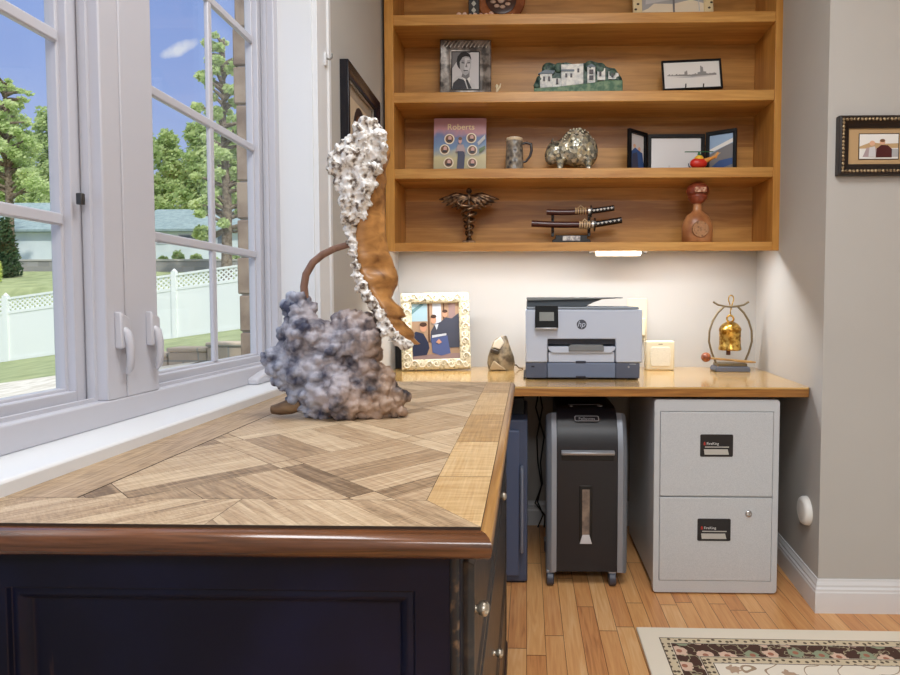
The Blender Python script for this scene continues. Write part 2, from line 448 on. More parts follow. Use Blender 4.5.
# =================================================================== DESK
DX0, DX1, DY0, DY1, DZ = XL+.001, -.0445, .572, 1.66, .804
DCX, DCY = (DX0+DX1)/2, (DY0+DY1)/2
desk = thing('desk', 'wooden desk with a parquet top on a worn black base, standing along the window sill', 'desk', (DCX, DCY, 0))
def plank_mat(name, dark, mid, light, rough=.42):
    m, nt, b = nt_new(name); L = nt.links
    uv = N(nt, 'ShaderNodeUVMap'); at_ = N(nt, 'ShaderNodeAttribute', attribute_name='tone')
    mp = N(nt, 'ShaderNodeMapping'); mp.inputs['Scale'].default_value = (14, 190, 1); L.new(uv.outputs[0], mp.inputs['Vector'])
    n1 = N(nt, 'ShaderNodeTexNoise'); n1.inputs['Scale'].default_value = 1; n1.inputs['Detail'].default_value = 6; n1.inputs['Distortion'].default_value = .8
    L.new(mp.outputs[0], n1.inputs['Vector'])
    # saw marks across the grain
    mp2 = N(nt, 'ShaderNodeMapping'); mp2.inputs['Scale'].default_value = (330, 9, 1); L.new(uv.outputs[0], mp2.inputs['Vector'])
    n2 = N(nt, 'ShaderNodeTexNoise'); n2.inputs['Scale'].default_value = 1; n2.inputs['Detail'].default_value = 2; L.new(mp2.outputs[0], n2.inputs['Vector'])
    def mth(op, a, bv):
        n = N(nt, 'ShaderNodeMath', operation=op)
        for i, v in enumerate((a, bv)):
            if isinstance(v, (int, float)): n.inputs[i].default_value = v
            else: L.new(v, n.inputs[i])
        return n.outputs[0]
    f = mth('ADD', mth('ADD', mth('MULTIPLY', n1.outputs['Fac'], .62), mth('MULTIPLY', n2.outputs['Fac'], .34)), mth('MULTIPLY', mth('SUBTRACT', at_.outputs['Fac'], .5), .42))
    r = N(nt, 'ShaderNodeValToRGB'); e = r.color_ramp.elements
    e[0].position = .24; e[0].color = (*lin(dark), 1); e[1].position = .74; e[1].color = (*lin(light), 1)
    k = e.new(.48); k.color = (*lin(mid), 1)
    L.new(f, r.inputs['Fac']); L.new(r.outputs['Color'], b.inputs['Base Color'])
    b.inputs['Roughness'].default_value = rough
    bp = N(nt, 'ShaderNodeBump'); bp.inputs['Strength'].default_value = .25; bp.inputs['Distance'].default_value = .001
    L.new(n2.outputs['Fac'], bp.inputs['Height']); L.new(bp.outputs['Normal'], b.inputs['Normal'])
    return m
def clip_poly(pts, x0, x1, y0, y1):
    for ax, lim, sg in ((0, x0, 1), (0, x1, -1), (1, y0, 1), (1, y1, -1)):
        out = []
        for i in range(len(pts)):
            a, c = pts[i], pts[(i+1) % len(pts)]
            da, dc = sg*(a[ax]-lim), sg*(c[ax]-lim)
            if da >= 0: out.append(a)
            if da*dc < 0:
                k = da/(da-dc); out.append((a[0]+(c[0]-a[0])*k, a[1]+(c[1]-a[1])*k))
        pts = out
        if len(pts) < 3: return []
    return pts
class Parquet:
    def __init__(s): s.bm = bmesh.new(); s.uv = s.bm.loops.layers.uv.new('UVMap'); s.col = s.bm.loops.layers.float_color.new('tone')
    def plank(s, pts, g, m=0, z=0., tone=None):
        """pts polygon (x,y); g = grain direction"""
        if len(pts) < 3: return
        cx = sum(p[0] for p in pts)/len(pts); cy = sum(p[1] for p in pts)/len(pts)
        gap = .0005
        q = []
        for p in pts:
            d = math.hypot(p[0]-cx, p[1]-cy); k = max(0, 1-gap/max(d, 1e-6)); q.append((cx+(p[0]-cx)*k, cy+(p[1]-cy)*k))
        a = sum(q[i][0]*q[(i+1) % len(q)][1]-q[(i+1) % len(q)][0]*q[i][1] for i in range(len(q)))
        if abs(a) < 2e-6: return
        if a < 0: q = q[::-1]
        f = s.bm.faces.new([s.bm.verts.new((p[0], p[1], z)) for p in q]); f.material_index = m
        tn = random.random() if tone is None else tone
        o = (random.random()*9, random.random()*9)
        for l, p in zip(f.loops, q):
            l[s.uv].uv = (p[0]*g[0]+p[1]*g[1]+o[0], -p[0]*g[1]+p[1]*g[0]+o[1]); l[s.col] = (tn, tn, tn, 1)
pq = Parquet()
sx0, sx1, sy0, sy1 = DX0, DX1, DY0, DY1
ix0, ix1, iy0, iy1 = DX0+.086, DX1-.066, DY0+.078, DY1-.078
# long left border board in two pieces
pq.plank([(sx0, iy0), (ix0-.002, iy0), (ix0-.002, iy1), (sx0, iy1)], (0, 1), 0, tone=.42)
# near and far borders: short slanted pieces mirrored at the middle
for (ya, yb_, flip) in ((sy0, iy0, 1), (iy1, sy1, -1)):
    w = .0135; x = sx0-.12
    xm = (sx0+sx1)/2
    while x < sx1+.12:
        s = 1 if x < xm else -1
        k = .075*s
        P = [(x, ya), (x+w, ya), (x+w+k, yb_), (x+k, yb_)]
        lo, hi = (sx0, xm) if s > 0 else (xm, sx1)
        # mitre: keep inside the trapezoid of the border
        pp = clip_poly(P, lo, hi, min(ya, yb_), max(ya, yb_))
        if flip == 1 and pp:      # mitre into the right border
            out = []; dl_ = lambda p: (p[1]-sy0)*(sx1-ix1)-(sx1-p[0])*(iy0-sy0)
            for q_ in range(len(pp)):
                a_, c_ = pp[q_], pp[(q_+1) % len(pp)]; da, dc = dl_(a_), dl_(c_)
                da, dc = -da, -dc
                if da >= 0: out.append(a_)
                if da*dc < 0: kk = da/(da-dc); out.append((a_[0]+(c_[0]-a_[0])*kk, a_[1]+(c_[1]-a_[1])*kk))
            pp = out
        elif pp: pp = clip_poly(pp, sx0, ix1, ya, yb_)
        if pp: pq.plank(pp, (k/.09, .8), 0, tone=.35+.5*random.random())
        x += w
# right border: cross grain boards, saw marked
y = sy0
while y < sy1-.001:
    l = .17 if y == sy0 else min(random.choice((.10, .14, .19, .23)), sy1-y)
    a = [(ix1, y), (sx1, y), (sx1, y+l), (ix1, y+l)]
    if y == sy0: a = [(sx1, y), (sx1, y+l), (ix1, y+l), (ix1, iy0)]
    pq.plank(a, (1, 0), 1, tone=.3+.6*random.random()); y += l
# field: panels of four boards between crossing bands, set diagonally
ang = math.radians(47); ca, sa = math.cos(ang), math.sin(ang)
ox, oy = (ix0+ix1)/2-.02, iy0+.17
CELL, BAND = .205, .033
def tr(u, v): return (ox+u*ca-v*sa, oy+u*sa+v*ca)
for i in range(-9, 10):
    for j in range(-9, 10):
        u0, v0 = i*CELL, j*CELL; S = CELL-BAND
        def put(ua, ub, va, vb, along, tn):
            P = clip_poly([tr(ua, va), tr(ub, va), tr(ub, vb), tr(ua, vb)], ix0, ix1, iy0, iy1)
            pq.plank(P, (ca, sa) if along == 'u' else (-sa, ca), 0, tone=tn)
        al = 'u' if (i+j) % 2 else 'v'
        for k in range(3):
            a, c = k*S/3, (k+1)*S/3
            if al == 'u': put(u0, u0+S, v0+a, v0+c, 'u', .25+.6*random.random())
            else: put(u0+a, u0+c, v0, v0+S, 'v', .25+.6*random.random())
        put(u0, u0+S, v0+S, v0+CELL, 'u', random.choice((.05, .9, .5, .2)))
        put(u0+S, u0+CELL, v0, v0+S, 'v', random.choice((.05, .95, .6, .3)))
        put(u0+S, u0+CELL, v0+S, v0+CELL, 'v', .7)
for v in pq.bm.verts: v.co.x -= DCX; v.co.y -= DCY; v.co.z += DZ
me = bpy.data.meshes.new('tabletop')
# slab below the veneer, dark in the joints
q = B(); q.bm = pq.bm; q.m = 2; q.box(sx0-DCX, sx1-DCX, sy0-DCY, sy1-DCY, DZ-.02, DZ-.0006)
pq.bm.to_mesh(me); pq.bm.free()
par = plank_mat('parquet_boards', (112,90,66), (174,147,116), (210,188,156))
par2 = plank_mat('parquet_border_boards', (132,100,60), (182,146,98), (214,184,138), .36)
mesh_obj('tabletop', me, [par, par2, mat('dark_joint_wood', (58,42,30), .7)], desk)
# rounded edge moulding
mold = wood('worn_walnut_moulding', (36,18,9), (116,72,44), 'x', .24, 9, 18, coat=.5)
moldr = wood('worn_oak_moulding', (140,98,52), (190,146,88), 'y', .32, 6, 16, coat=.2)
prof = [(.000, -.0030), (.009, -.0032), (.015, -.0055), (.0185, -.010), (.0195, -.015), (.0185, -.020), (.0160, -.0240), (.012, -.0265), (.0, -.028), (-.02, -.028)]
def mring(o, z):
    r = o
    return [(DX0-DCX, DY0-o*1.0-DCY, DZ+z), (DX1+o*.62-DCX, DY0-o-DCY, DZ+z), (DX1+o*.62-DCX, DY1+o*.6-DCY, DZ+z), (DX0-DCX, DY1+o*.6-DCY, DZ+z)]
b = B(); rings = [mring(o, z) for o, z in prof]
R = [[b.bm.verts.new(p) for p in r] for r in rings]
for a, c in zip(R, R[1:]):
    for i in range(4):
        f = b.bm.faces.new([a[i], a[(i+1) % 4], c[(i+1) % 4], c[i]]); f.material_index = 0 if i in (0, 2) else 1
b.build('edge_moulding', [mold, moldr], desk, smooth=50)
# base carcass
blk = mat2('worn_black_paint', (6,10,32), (13,20,50), 'noise', 9, .42, .42, .8)
if True:
    nt = blk.node_tree; bs = nt.nodes['Principled BSDF']; bs.inputs['Specular IOR Level'].default_value = .25
    tc = N(nt, 'ShaderNodeTexCoord'); mp = N(nt, 'ShaderNodeMapping'); mp.inputs['Scale'].default_value = (30, 30, 3); nt.links.new(tc.outputs['Object'], mp.inputs[0])
    nn = N(nt, 'ShaderNodeTexNoise'); nn.inputs['Scale'].default_value = 1.6; nn.inputs['Detail'].default_value = 6; nt.links.new(mp.outputs[0], nn.inputs['Vector'])
    rr = N(nt, 'ShaderNodeValToRGB'); rr.color_ramp.elements[0].position = .72; rr.color_ramp.elements[1].position = .84
    nt.links.new(nn.outputs['Fac'], rr.inputs['Fac'])
    mx = N(nt, 'ShaderNodeMix', data_type='RGBA'); nt.links.new(rr.outputs['Color'], mx.inputs['Factor'])
    src = bs.inputs['Base Color'].links[0].from_socket; nt.links.new(src, mx.inputs['A']); mx.inputs['B'].default_value = (*lin((92,68,54)), 1)
    nt.links.new(mx.outputs['Result'], bs.inputs['Base Color'])
BX0d, BX1d, BY0d, BY1d = DX0+.012, -.066, .585, 1.645
def dl(x, y): return (x-DCX, y-DCY)
b = B(); b.box(BX0d-DCX, BX1d-DCX, BY0d+.02-DCY, BY1d-DCY, .07, DZ-.027)
b.build('carcass', blk, desk, bevel=.002)
# panelled end facing the room: nested rectangular loops
b = B()
def loop(ins, dep, bot):
    xa, xb_, za, zb = BX0d+.0, BX1d, .06, DZ-.027
    l, r_, tp = (.046, .046, .044) if ins is not None else (0, 0, 0)
    i = ins or 0
    return [(xa+l+i-DCX, BY0d+dep-DCY, za+(.08+i if ins is not None else 0)), (xb_-r_-i-DCX, BY0d+dep-DCY, za+(.08+i if ins is not None else 0)), (xb_-r_-i-DCX, BY0d+dep-DCY, zb-tp-i), (xa+l+i-DCX, BY0d+dep-DCY, zb-tp-i)]
b.loft([loop(None, .022, 0), loop(None, 0, 0), loop(0, 0, 0), loop(.002, .006, 0), loop(.008, .004, 0), loop(.013, .007, 0), loop(.017, .014, 0), loop(.020, .015, 0)], cap=False)
i = loop(.020, .015, 0); b.face(i)
b.build('end_panel', blk, desk, bevel=.0012)
edgew = mat2('rubbed_post_edge', (22,22,28), (120,94,70), 'noise', 70, .4, .5, .66)
B().tube([(BX1d-.006-DCX, BY0d+.002-DCY, .06), (BX1d-.006-DCX, BY0d+.002-DCY, DZ-.0275)], .0055, 12).build('corner_bead', edgew, desk, smooth=50)
B().prism([dl(BX0d-.004, BY0d-.008), dl(BX1d+.012, BY0d-.008), dl(BX1d+.012, BY1d+.01), dl(BX0d-.004, BY1d+.01)], 'z', 0.0, .075).build('plinth', blk, desk, bevel=.006)
# drawers on the side that faces the room
dw = mat2('worn_black_drawer', (30,28,30), (92,76,62), 'noise', 50, .38, .5, .85)
knob = mat2('worn_knob_metal', (96,86,74), (196,188,172), 'noise', 90, .3, metal=.7)
def drawer(y0, y1, z0, z1, knobs):
    b = B()
    L_ = []
    for ins, out in ((0, 0), (0, .005), (.006, .011), (.016, .011), (.020, .008), (.026, .008)):
        L_.append([(BX1d+out-DCX, y0+ins-DCY, z0+ins), (BX1d+out-DCX, y1-ins-DCY, z0+ins), (BX1d+out-DCX, y1-ins-DCY, z1-ins), (BX1d+out-DCX, y0+ins-DCY, z1-ins)])
    b.loft(L_, cap=False); b.face(L_[-1])
    d = b.build('drawer', dw, desk, bevel=.001)
    for ky, kz in knobs:
        k = B().lathe([(0, 0), (.005, 0), (.004, .003), (.004, .005), (.007, .007), (.0085, .0105), (.0078, .0145), (.004, .0172), (0, .0176)], (0, 0, 0), 18, 'x')
        k.build('knob', knob, d, (BX1d+.008-DCX, ky-DCY, kz), smooth=60)
drawer(.612, 1.615, .575, .752, [(.637, .69), (1.193, .633)])
drawer(.612, 1.615, .300, .565, [(1.016, .415)])
drawer(.612, 1.615, .11, .29, [])

# =================================================================== SCULPTURE
YS = 1.14
scu = thing('driftwood_sculpture', 'driftwood sculpture of a knobbly grey burl holding up a curved wooden wing, on the desk', 'sculpture', (-.33, YS, DZ+.003))
O = Vector((-.33, YS, DZ))
def remesh(name, blobs, vox, mats, disp, smooth=1):
    b = B()
    for c, r in blobs: b.ball(tuple(c), r, 14, 9)
    bmesh.ops.recalc_face_normals(b.bm, faces=b.bm.faces)
    o = b.build(name, mats, scu)
    md = o.modifiers.new('r', 'REMESH'); md.mode = 'VOXEL'; md.voxel_size = vox
    for i, (kind, size, st) in enumerate(disp):
        tx = bpy.data.textures.new(name+str(i), kind)
        if kind == 'VORONOI': tx.noise_scale = size; tx.noise_intensity = 1.2; tx.distance_metric = 'DISTANCE_SQUARED'
        elif kind == 'MUSGRAVE': tx.musgrave_type = 'RIDGED_MULTIFRACTAL'; tx.noise_scale = size; tx.octaves = 2; tx.noise_intensity = .6
        else: tx.noise_scale = size; tx.noise_depth = 3
        d = o.modifiers.new('d', 'DISPLACE'); d.texture = tx; d.strength = st; d.mid_level = .5; d.texture_coords = 'GLOBAL'
    ms = o.modifiers.new('s', 'SMOOTH'); ms.iterations = smooth; ms.factor = .5
    realize(o); sm(o.data, 180)
    return o
def sp(px, py, dy=0): return at(px, py, YS+dy)-O
rnd = random.Random(3)
blobs = []
# mass of the burl: knobs sized in pixels of the photo (1 px = 1.9 mm here)
K = 1.14/600
main = [(300,318,14),(298,308,10),(304,332,18),(318,335,17),(299,345,16),(312,352,26),(335,345,20),(350,330,14),(358,322,12),(366,328,14),(368,342,14),(355,348,20),
        (284,362,13),(275,358,9),(288,374,11),(304,372,22),(325,372,30),(350,368,22),(362,362,14),(303,390,14),(322,393,24),(342,395,26),(362,390,20),(375,395,17),(388,400,15),(398,404,9),
        (372,378,16),(384,386,12),(316,412,9),(335,412,14),(360,412,14),(378,412,12),(330,405,18),(318,408,11)]
for x, y, r in main:
    rr = r*K*.88
    blobs.append((sp(x, y, rnd.uniform(-.02, .02)), (rr, rr*1.15, rr)))
    for k in range(15):
        a, e = rnd.uniform(0, 2*PI), rnd.uniform(-1.2, 1.1)
        d = Vector((math.cos(a), -abs(math.sin(a))*.9, math.sin(e)))*rr*1.0
        q = rnd.uniform(.006, .0125)
        blobs.append((blobs[-1-k][0]+d if k == 0 else sp(x, y)+d, (q, q, q)))
blobs = [(Vector((c.x, c.y, max(c.z, r[2]*.72))), r) for c, r in blobs]
def burl_mat():
    m, nt, b = nt_new('grey_burl_bark'); L = nt.links
    tc = N(nt, 'ShaderNodeTexCoord')
    n1 = N(nt, 'ShaderNodeTexNoise'); n1.inputs['Scale'].default_value = 9; n1.inputs['Detail'].default_value = 3
    n2 = N(nt, 'ShaderNodeTexNoise'); n2.inputs['Scale'].default_value = 26; n2.inputs['Detail'].default_value = 7
    sx = N(nt, 'ShaderNodeSeparateXYZ'); L.new(tc.outputs['Object'], sx.inputs[0])
    for n in (n1, n2): L.new(tc.outputs['Object'], n.inputs['Vector'])
    # blue-grey driftwood on the left, browner knobs on the right
    mr = N(nt, 'ShaderNodeMapRange'); mr.inputs['From Min'].default_value = -.13; mr.inputs['From Max'].default_value = .07; L.new(sx.outputs['X'], mr.inputs['Value'])
    ad = N(nt, 'ShaderNodeMath', operation='MULTIPLY_ADD'); L.new(n1.outputs['Fac'], ad.inputs[0]); ad.inputs[1].default_value = 1.4; ad.inputs[2].default_value = -.7
    a2 = N(nt, 'ShaderNodeMath', operation='ADD', use_clamp=True); L.new(ad.outputs[0], a2.inputs[0]); L.new(mr.outputs[0], a2.inputs[1])
    mx = N(nt, 'ShaderNodeMix', data_type='RGBA'); L.new(a2.outputs[0], mx.inputs['Factor'])
    mx.inputs['A'].default_value = (*lin((144,149,165)), 1); mx.inputs['B'].default_value = (*lin((144,121,104)), 1)
    r = N(nt, 'ShaderNodeValToRGB'); e = r.color_ramp.elements; e[0].position = .36; e[0].color = (.14,.16,.26,1); e[1].position = .54; e[1].color = (1.3,1.3,1.3,1)
    L.new(n2.outputs['Fac'], r.inputs['Fac'])
    mu = N(nt, 'ShaderNodeMix', data_type='RGBA', blend_type='MULTIPLY'); mu.inputs['Factor'].default_value = 1
    L.new(mx.outputs['Result'], mu.inputs['A']); L.new(r.outputs['Color'], mu.inputs['B'])
    nb = N(nt, 'ShaderNodeTexNoise'); nb.inputs['Scale'].default_value = 160; nb.inputs['Detail'].default_value = 5; L.new(tc.outputs['Object'], nb.inputs['Vector'])
    bp = N(nt, 'ShaderNodeBump'); bp.inputs['Strength'].default_value = .5; bp.inputs['Distance'].default_value = .003; L.new(nb.outputs['Fac'], bp.inputs['Height']); L.new(bp.outputs['Normal'], b.inputs['Normal'])
    L.new(mu.outputs['Result'], b.inputs['Base Color']); b.inputs['Roughness'].default_value = .5
    return m
remesh('burl_base', blobs, .0034, burl_mat(), [('CLOUDS', .035, .014), ('VORONOI', .016, -.012), ('MUSGRAVE', .012, .005)], 1)
# root stub at the lower left, running to the desk
b = B(); b.tube([sp(300, 404, -.01), sp(290, 408, -.015), (sp(279, 413, -.015).x, sp(279, 413, -.015).y, .013), (sp(272, 414, -.015).x, sp(272, 414, -.015).y, .012)], [.016, .015, .0115, .008], 12)
b.build('root_stub', wood('brown_root_wood', (84,62,44), (150,122,92), 'x', .55, 20, 4), scu, smooth=70)
rod = [sp(305, 300), sp(304, 288), sp(306, 276), sp(313, 264), sp(323, 256), sp(335, 250), sp(349, 246), sp(362, 244)]
B().tube(rod, [.0075, .0072, .007, .007, .007, .0065, .006, .005], 14).build('bent_rod', wood('brown_bent_branch', (104,74,62), (150,116,98), 'z', .35, 20, 4), scu, smooth=70)
# smooth wooden wing: lofted sections between the left and right outline
L_ = [(372,150),(372,170),(368,190),(361,212),(356,235),(356,256),(359,272),(366,287),(375,299),(381,309),(384,317),(386,322),(390,331),(396,340),(408,347)]
R_ = [(388,150),(386,170),(385,190),(385,212),(385,235),(390,256),(397,272),(398,287),(390,300),(403,311),(405,318),(399,322),(412,331),(414,340),(419,347)]
b = B(); rings = []
for i in range(len(L_)-1):
    for s in range(5):
        k = s/5
        lx = L_[i][0]+(L_[i+1][0]-L_[i][0])*k; ly = L_[i][1]+(L_[i+1][1]-L_[i][1])*k
        rx = R_[i][0]+(R_[i+1][0]-R_[i][0])*k; ry = R_[i][1]+(R_[i+1][1]-R_[i][1])*k
        a, c = sp(lx, ly, -.012), sp(rx, ry, .03)
        md = (a+c)/2; u = (c-a)/2; nrm = Vector((u.y, -u.x, 0)).normalized()
        th = .011+.004*noise.noise(Vector((i*.9+k, 3, 0)))
        wv = .008*noise.noise(Vector((0, 7, (i+k)*1.3)))+.0012*math.sin((i+k)*5.2)
        rings.append([md+u*math.cos(2*PI*j/20)+nrm*(th*math.sin(2*PI*j/20)+wv*math.cos(PI*j/20)) + Vector((0, 0, .002*noise.noise(Vector((j*.5, i+k, 0))))) for j in range(20)])
b.loft(rings)
wing_m = wood('golden_brown_wing', (96,56,24), (196,142,82), 'x', .3, 9, 6)
b.build('wing', wing_m, scu, smooth=70)
# pale bark crust along the outer edge of the wing
crust = [(366,124,6),(360,130,7),(372,130,9),(380,138,8),(383,150,6),(366,140,13),(352,148,11),(344,152,8),(336,160,8),(340,168,11),(354,160,15),(370,155,14),(380,160,7),(348,178,13),(362,172,14),(374,170,9),
         (341,186,8),(352,192,13),(364,188,11),(372,184,6),(347,204,9),(358,206,11),(366,202,6),(348,218,8),(356,220,8),(362,216,4),(350,232,7),(353,244,6),(355,256,6),(356,268,6),(358,278,6),(362,288,7),(367,297,7),(373,306,7),(379,315,7),
         (383,324,7),(388,332,7),(394,338,7),(400,343,6),(406,346,5),(333,170,6),(338,152,5),(374,126,4)]
cb = []
for x, y, r in crust:
    rr = r*K*(.95 if y < 230 else .9); c = sp(x, y, -.012+rnd.uniform(-.006, .006)); cb.append((c, (rr, rr*.85, rr)))
    for k in range(6):
        a, e = rnd.uniform(0, 2*PI), rnd.uniform(-PI/2, PI/2)
        d = Vector((math.cos(a)*math.cos(e), -abs(math.sin(a)*math.cos(e)), math.sin(e)))*rr*.95
        q = rnd.uniform(.0028, .0055); cb.append((c+d, (q, q, q)))
crm = mat2('pale_bark_crust', (92,78,68), (232,231,230), 'noise', 80, .3, .37, .56, c3=(204,196,186))
remesh('bark_crust', cb, .0024, crm, [('CLOUDS', .02, .008), ('MUSGRAVE', .010, .008)])

# =================================================================== ON THE COUNTER
# printer
PY = 2.265                      # front face
p0 = at(525.5, 380, PY); p1 = at(642, 380, PY)
pw = p1.x-p0.x; pcx = (p0.x+p1.x)/2
pr = thing('printer', 'pale grey office inkjet printer with a small touch screen, on the oak counter', 'printer', (pcx, PY, CT))
pbody = mat('printer_pale_grey', (196,206,224), .5); pdark = mat('printer_slate_grey', (84,92,112), .45); pmid = mat('printer_mid_grey', (150,156,166), .45); plid = mat('printer_lid_grey', (92,98,104), .75, spec=.2)
h = pw/2
S = PY/600                     # metres per pixel here
def z_(py): return at(580, py, PY).z-CT
zt, zl = z_(309.5), z_(362.5)
b = B(); sl0, sl1 = -h+22*S, -h+90*S; zs0, zs1 = z_(339), z_(362.5)
dpt = .32
b.prism([(-h, zl), (sl0, zl), (sl0, zs0), (sl1, zs0), (sl1, zl), (h, zl), (h, zt), (-h, zt)], 'y', 0, dpt); b.box(sl0, sl1, .09, dpt, zl, zs0)
b.build('body', pbody, pr, bevel=.004)
for xa_, xb_ in ((-h, sl0-.001), (sl1+.001, h-.008)): B().box(xa_, xb_, .004, dpt, .006, zl-.001).build('base_panel', pdark, pr, bevel=.003)
b = B(); b.box(sl0, sl1, 0, dpt-.02, .008, zl-.001); b.build('paper_drawer', mat('printer_drawer_blue_grey', (112,126,152), .4), pr, bevel=.003)
for za_, zb2 in ((zl-.003, zl+.006), (.008, .016)): B().box(-.030, .008, -.002, .004, za_, zb2).build('drawer_grip', mat('printer_grip_dark', (34,38,56), .5), pr, bevel=.002)
for xx in (-h+.012, h-.03): B().box(xx-.02, xx+.02, .03, .28, -.0, .007).build('foot', black_m, pr)
# output slot and tray
B().box(sl0+.001, sl1-.001, .012, .088, zs0-.020, zs0-.001).build('output_slot', mat('printer_slot_dark', (26,28,40), .5), pr)
b = B(); b.prism([(sl0+.002, z_(346.5)), (sl1-.002, z_(346.5)), (sl1-.004, z_(350)), (sl1-.02, z_(353)), (sl0+.02, z_(353)), (sl0+.004, z_(350))], 'y', -.006, .08)
b.box(sl0+.004, sl1-.004, .002, .08, zl+.001, z_(352)); b.build('output_tray', pbody, pr, bevel=.002)
b = B(); b.prism([(-h+43*S, z_(351)), (-h+43*S, z_(346)), (-h+45*S, z_(344.5)), (-h+76*S, z_(344.5)), (-h+78*S, z_(346)), (-h+78*S, z_(351))], 'y', -.012, -.0); b.build('tray_stop', mat('printer_tray_grey', (122,126,130), .45), pr, bevel=.002)
# touch screen
b = B(); b.prism([(-.026, 0), (-.005, 0), (.006, .083), (.0, .085)], 'x', -h+9.5*S, -h+32.5*S); 
sc_ = b.build('screen_panel', mat('screen_black', (8,9,12), .5, spec=.15), pr, (0, .004, z_(328)), bevel=.003)
b = B(); b.box(-h+10*S, -h+32*S, -.0305, -.004, -.006, .0); b.build('screen_lip', mat('screen_lip_silver', (188,190,194), .3, .6), pr, (0, .004, z_(327.4)), bevel=.002)
b = B(); w_ = 7.2*S; b.box(-w_, w_, -.0008, .0008, -.017, .017)
b.build('screen', mat('screen_glass', (138,142,140), .15), pr, (-h+21*S, -.0115, z_(316.5)), rot=(math.radians(-16), 0, 0))
# scanner lid with feeder tray
b = B(); b.prism([(.0, zt+.001), (dpt, zt+.001), (dpt, zt+.012), (.012, zt+.010)], 'x', -h+.003, h-.012); b.build('scanner_lid', plid, pr, bevel=.003)
yb2 = .06
b = B(); zq = z_(308); b.prism([(-h+.004, zt+.009), (-h+.004, zt+.036), (-h+.30, zt+.041), (-h+.255, zt+.024), (-h+.235, zt+.012), (-h+.23, zt+.009)], 'y', yb2, dpt-.03); b.build('document_feeder', plid, pr, bevel=.004)
b = B(); b.prism([(-h+.002, zt+.041), (-h+.010, zt+.033), (-h+.30, zt+.040), (h-.065, zt+.043), (h-.065, zt+.047), (-h+.006, zt+.047)], 'y', yb2-.01, dpt-.05); b.build('feeder_tray', mat('printer_tray_top', (134,138,138), .5), pr, bevel=.002)
# round emblem with two slanted letters
lg = mat('emblem_grey', (70,76,90), .4)
ex, ez = -h+56*S, z_(324.5)
b = B(); b.lathe([(0, 0), (.0185, 0), (.0185, -.0008), (0, -.0008)], (0, 0, 0), 32, 'y'); b.build('emblem_disc', lg, pr, (ex, 0, ez))
tx = text_part('emblem_letters', 'hp', .030, pbody, pr, (ex-.0015, -.0012, ez-.008), align='CENTER')
tx.data.transform(Matrix.Shear('XZ', 4, (.28, 0)) if False else Matrix(((1,.25,0,0),(0,1,0,0),(0,0,1,0),(0,0,0,1))))
b = B(); b.box(-.012, .012, -.0006, .0002, -.0012, .0012); b.build('model_mark', mat('mark_pale', (170,176,186), .5), pr, (h-.035, .0035, zl-.006))
b = B(); b.lathe([(0, 0), (.004, 0), (.004, -.0006), (0, -.0006)], (0,0,0), 16, 'y'); b.build('round_button', mat('button_grey', (150,152,160), .4), pr, (h-.05, .0035, zl-.017))
b = B(); b.box(-.006, .006, -.0006, .0002, -.003, .003); b.build('port_cover', mat('port_dark', (30,32,48), .5), pr, (-h+.028, .0035, zl-.016))

# white plate on the wall behind the printer
q0, q1 = at(629, 299, YB), at(645.5, 299, YB)
t = thing('wall_outlet_plate', 'cream wall outlet with a tall plug-in adapter, half hidden behind the printer', 'outlet', ((q0.x+q1.x)/2, YB, at(640, 340, YB).z))
B().box(-.044, .044, -.007, 0, .0, .19).build('plate', cream_plastic, t, bevel=.003)
B().box(-.02, .034, -.034, -.007, .02, .1).build('plug_adapter', cream_plastic, t, bevel=.005)
B().tube([(.03, -.02, .02), (.032, -.02, -.04), (.034, -.02, -.118)], .003, 8).build('cord', cream_plastic, t, smooth=60)

# small square cream unit
c = at(660.3, 369.5, 2.60)
t = thing('desktop_speaker', 'small square cream speaker standing right of the printer', 'speaker', (c.x, 2.60, CT))
hw = .0615
b = B(); b.box(-hw, hw, 0, .05, 0, .128); b.build('housing', cream_plastic, t, bevel=.007, seg=3)
b = B(); b.prism([(-.042, .024), (-.036, .018), (.036, .018), (.042, .024), (.045, .06), (.042, .096), (.036, .102), (-.036, .102), (-.042, .096), (-.045, .06)], 'y', -.004, .002); b.build('grille', mat2('grille_cloth_beige', (214,206,186), (228,220,200), 'noise', 400, .8), t, bevel=.002)
b = B(); b.box(-.009, .009, -.0008, .001, .112, .1155); b.build('badge', mat('badge_grey', (120,116,104), .4), t)

# bell on its stand
YBell = 2.58
c = at(730, 366, YBell)
S = YBell/600
t = thing('bell_stand', 'iron stand with curved uprights holding a hanging bell, at the end of the counter', 'bell stand', (c.x, YBell, CT))
iron = mat('dark_iron', (128,114,88), .45, .7)
b = B(); b.prism([(-.070, 0), (.070, 0), (.074, .008), (.068, .022), (-.068, .022), (-.074, .008)], 'y', -.042, .042); b.build('base', mat('slate_grey_base', (96,100,112), .45), t, bevel=.003)
B().box(-.062, .062, -.032, .032, .022, .034).build('upper_base', iron, t, bevel=.002)
def bx(px, py): v = at(px, py, YBell); return (v.x-c.x, 0, v.z-CT)
for s in (-1, 1):
    pts = [(s*.060, 0, .034), (s*.078, 0, .075), (s*.091, 0, .12), (s*.089, 0, .165), (s*.076, 0, .205), (s*.055, 0, .238), (s*.030, 0, .262)]
    B().tube(pts, .0045, 10).build('upright', iron, t, smooth=60)
B().tube([(-.075, 0, .282), (-.055, 0, .27), (-.025, 0, .264), (0, 0, .262), (.025, 0, .264), (.055, 0, .27), (.075, 0, .282)], .0042, 10).build('crossbar', iron, t, smooth=60)
lp = [(.003, 0, .25), (-.004, 0, .27), (-.0115, 0, .292), (-.008, 0, .305), (0, 0, .309), (.008, 0, .305), (.0115, 0, .292), (.005, 0, .27), (-.002, 0, .245), (-.001, 0, .229)]
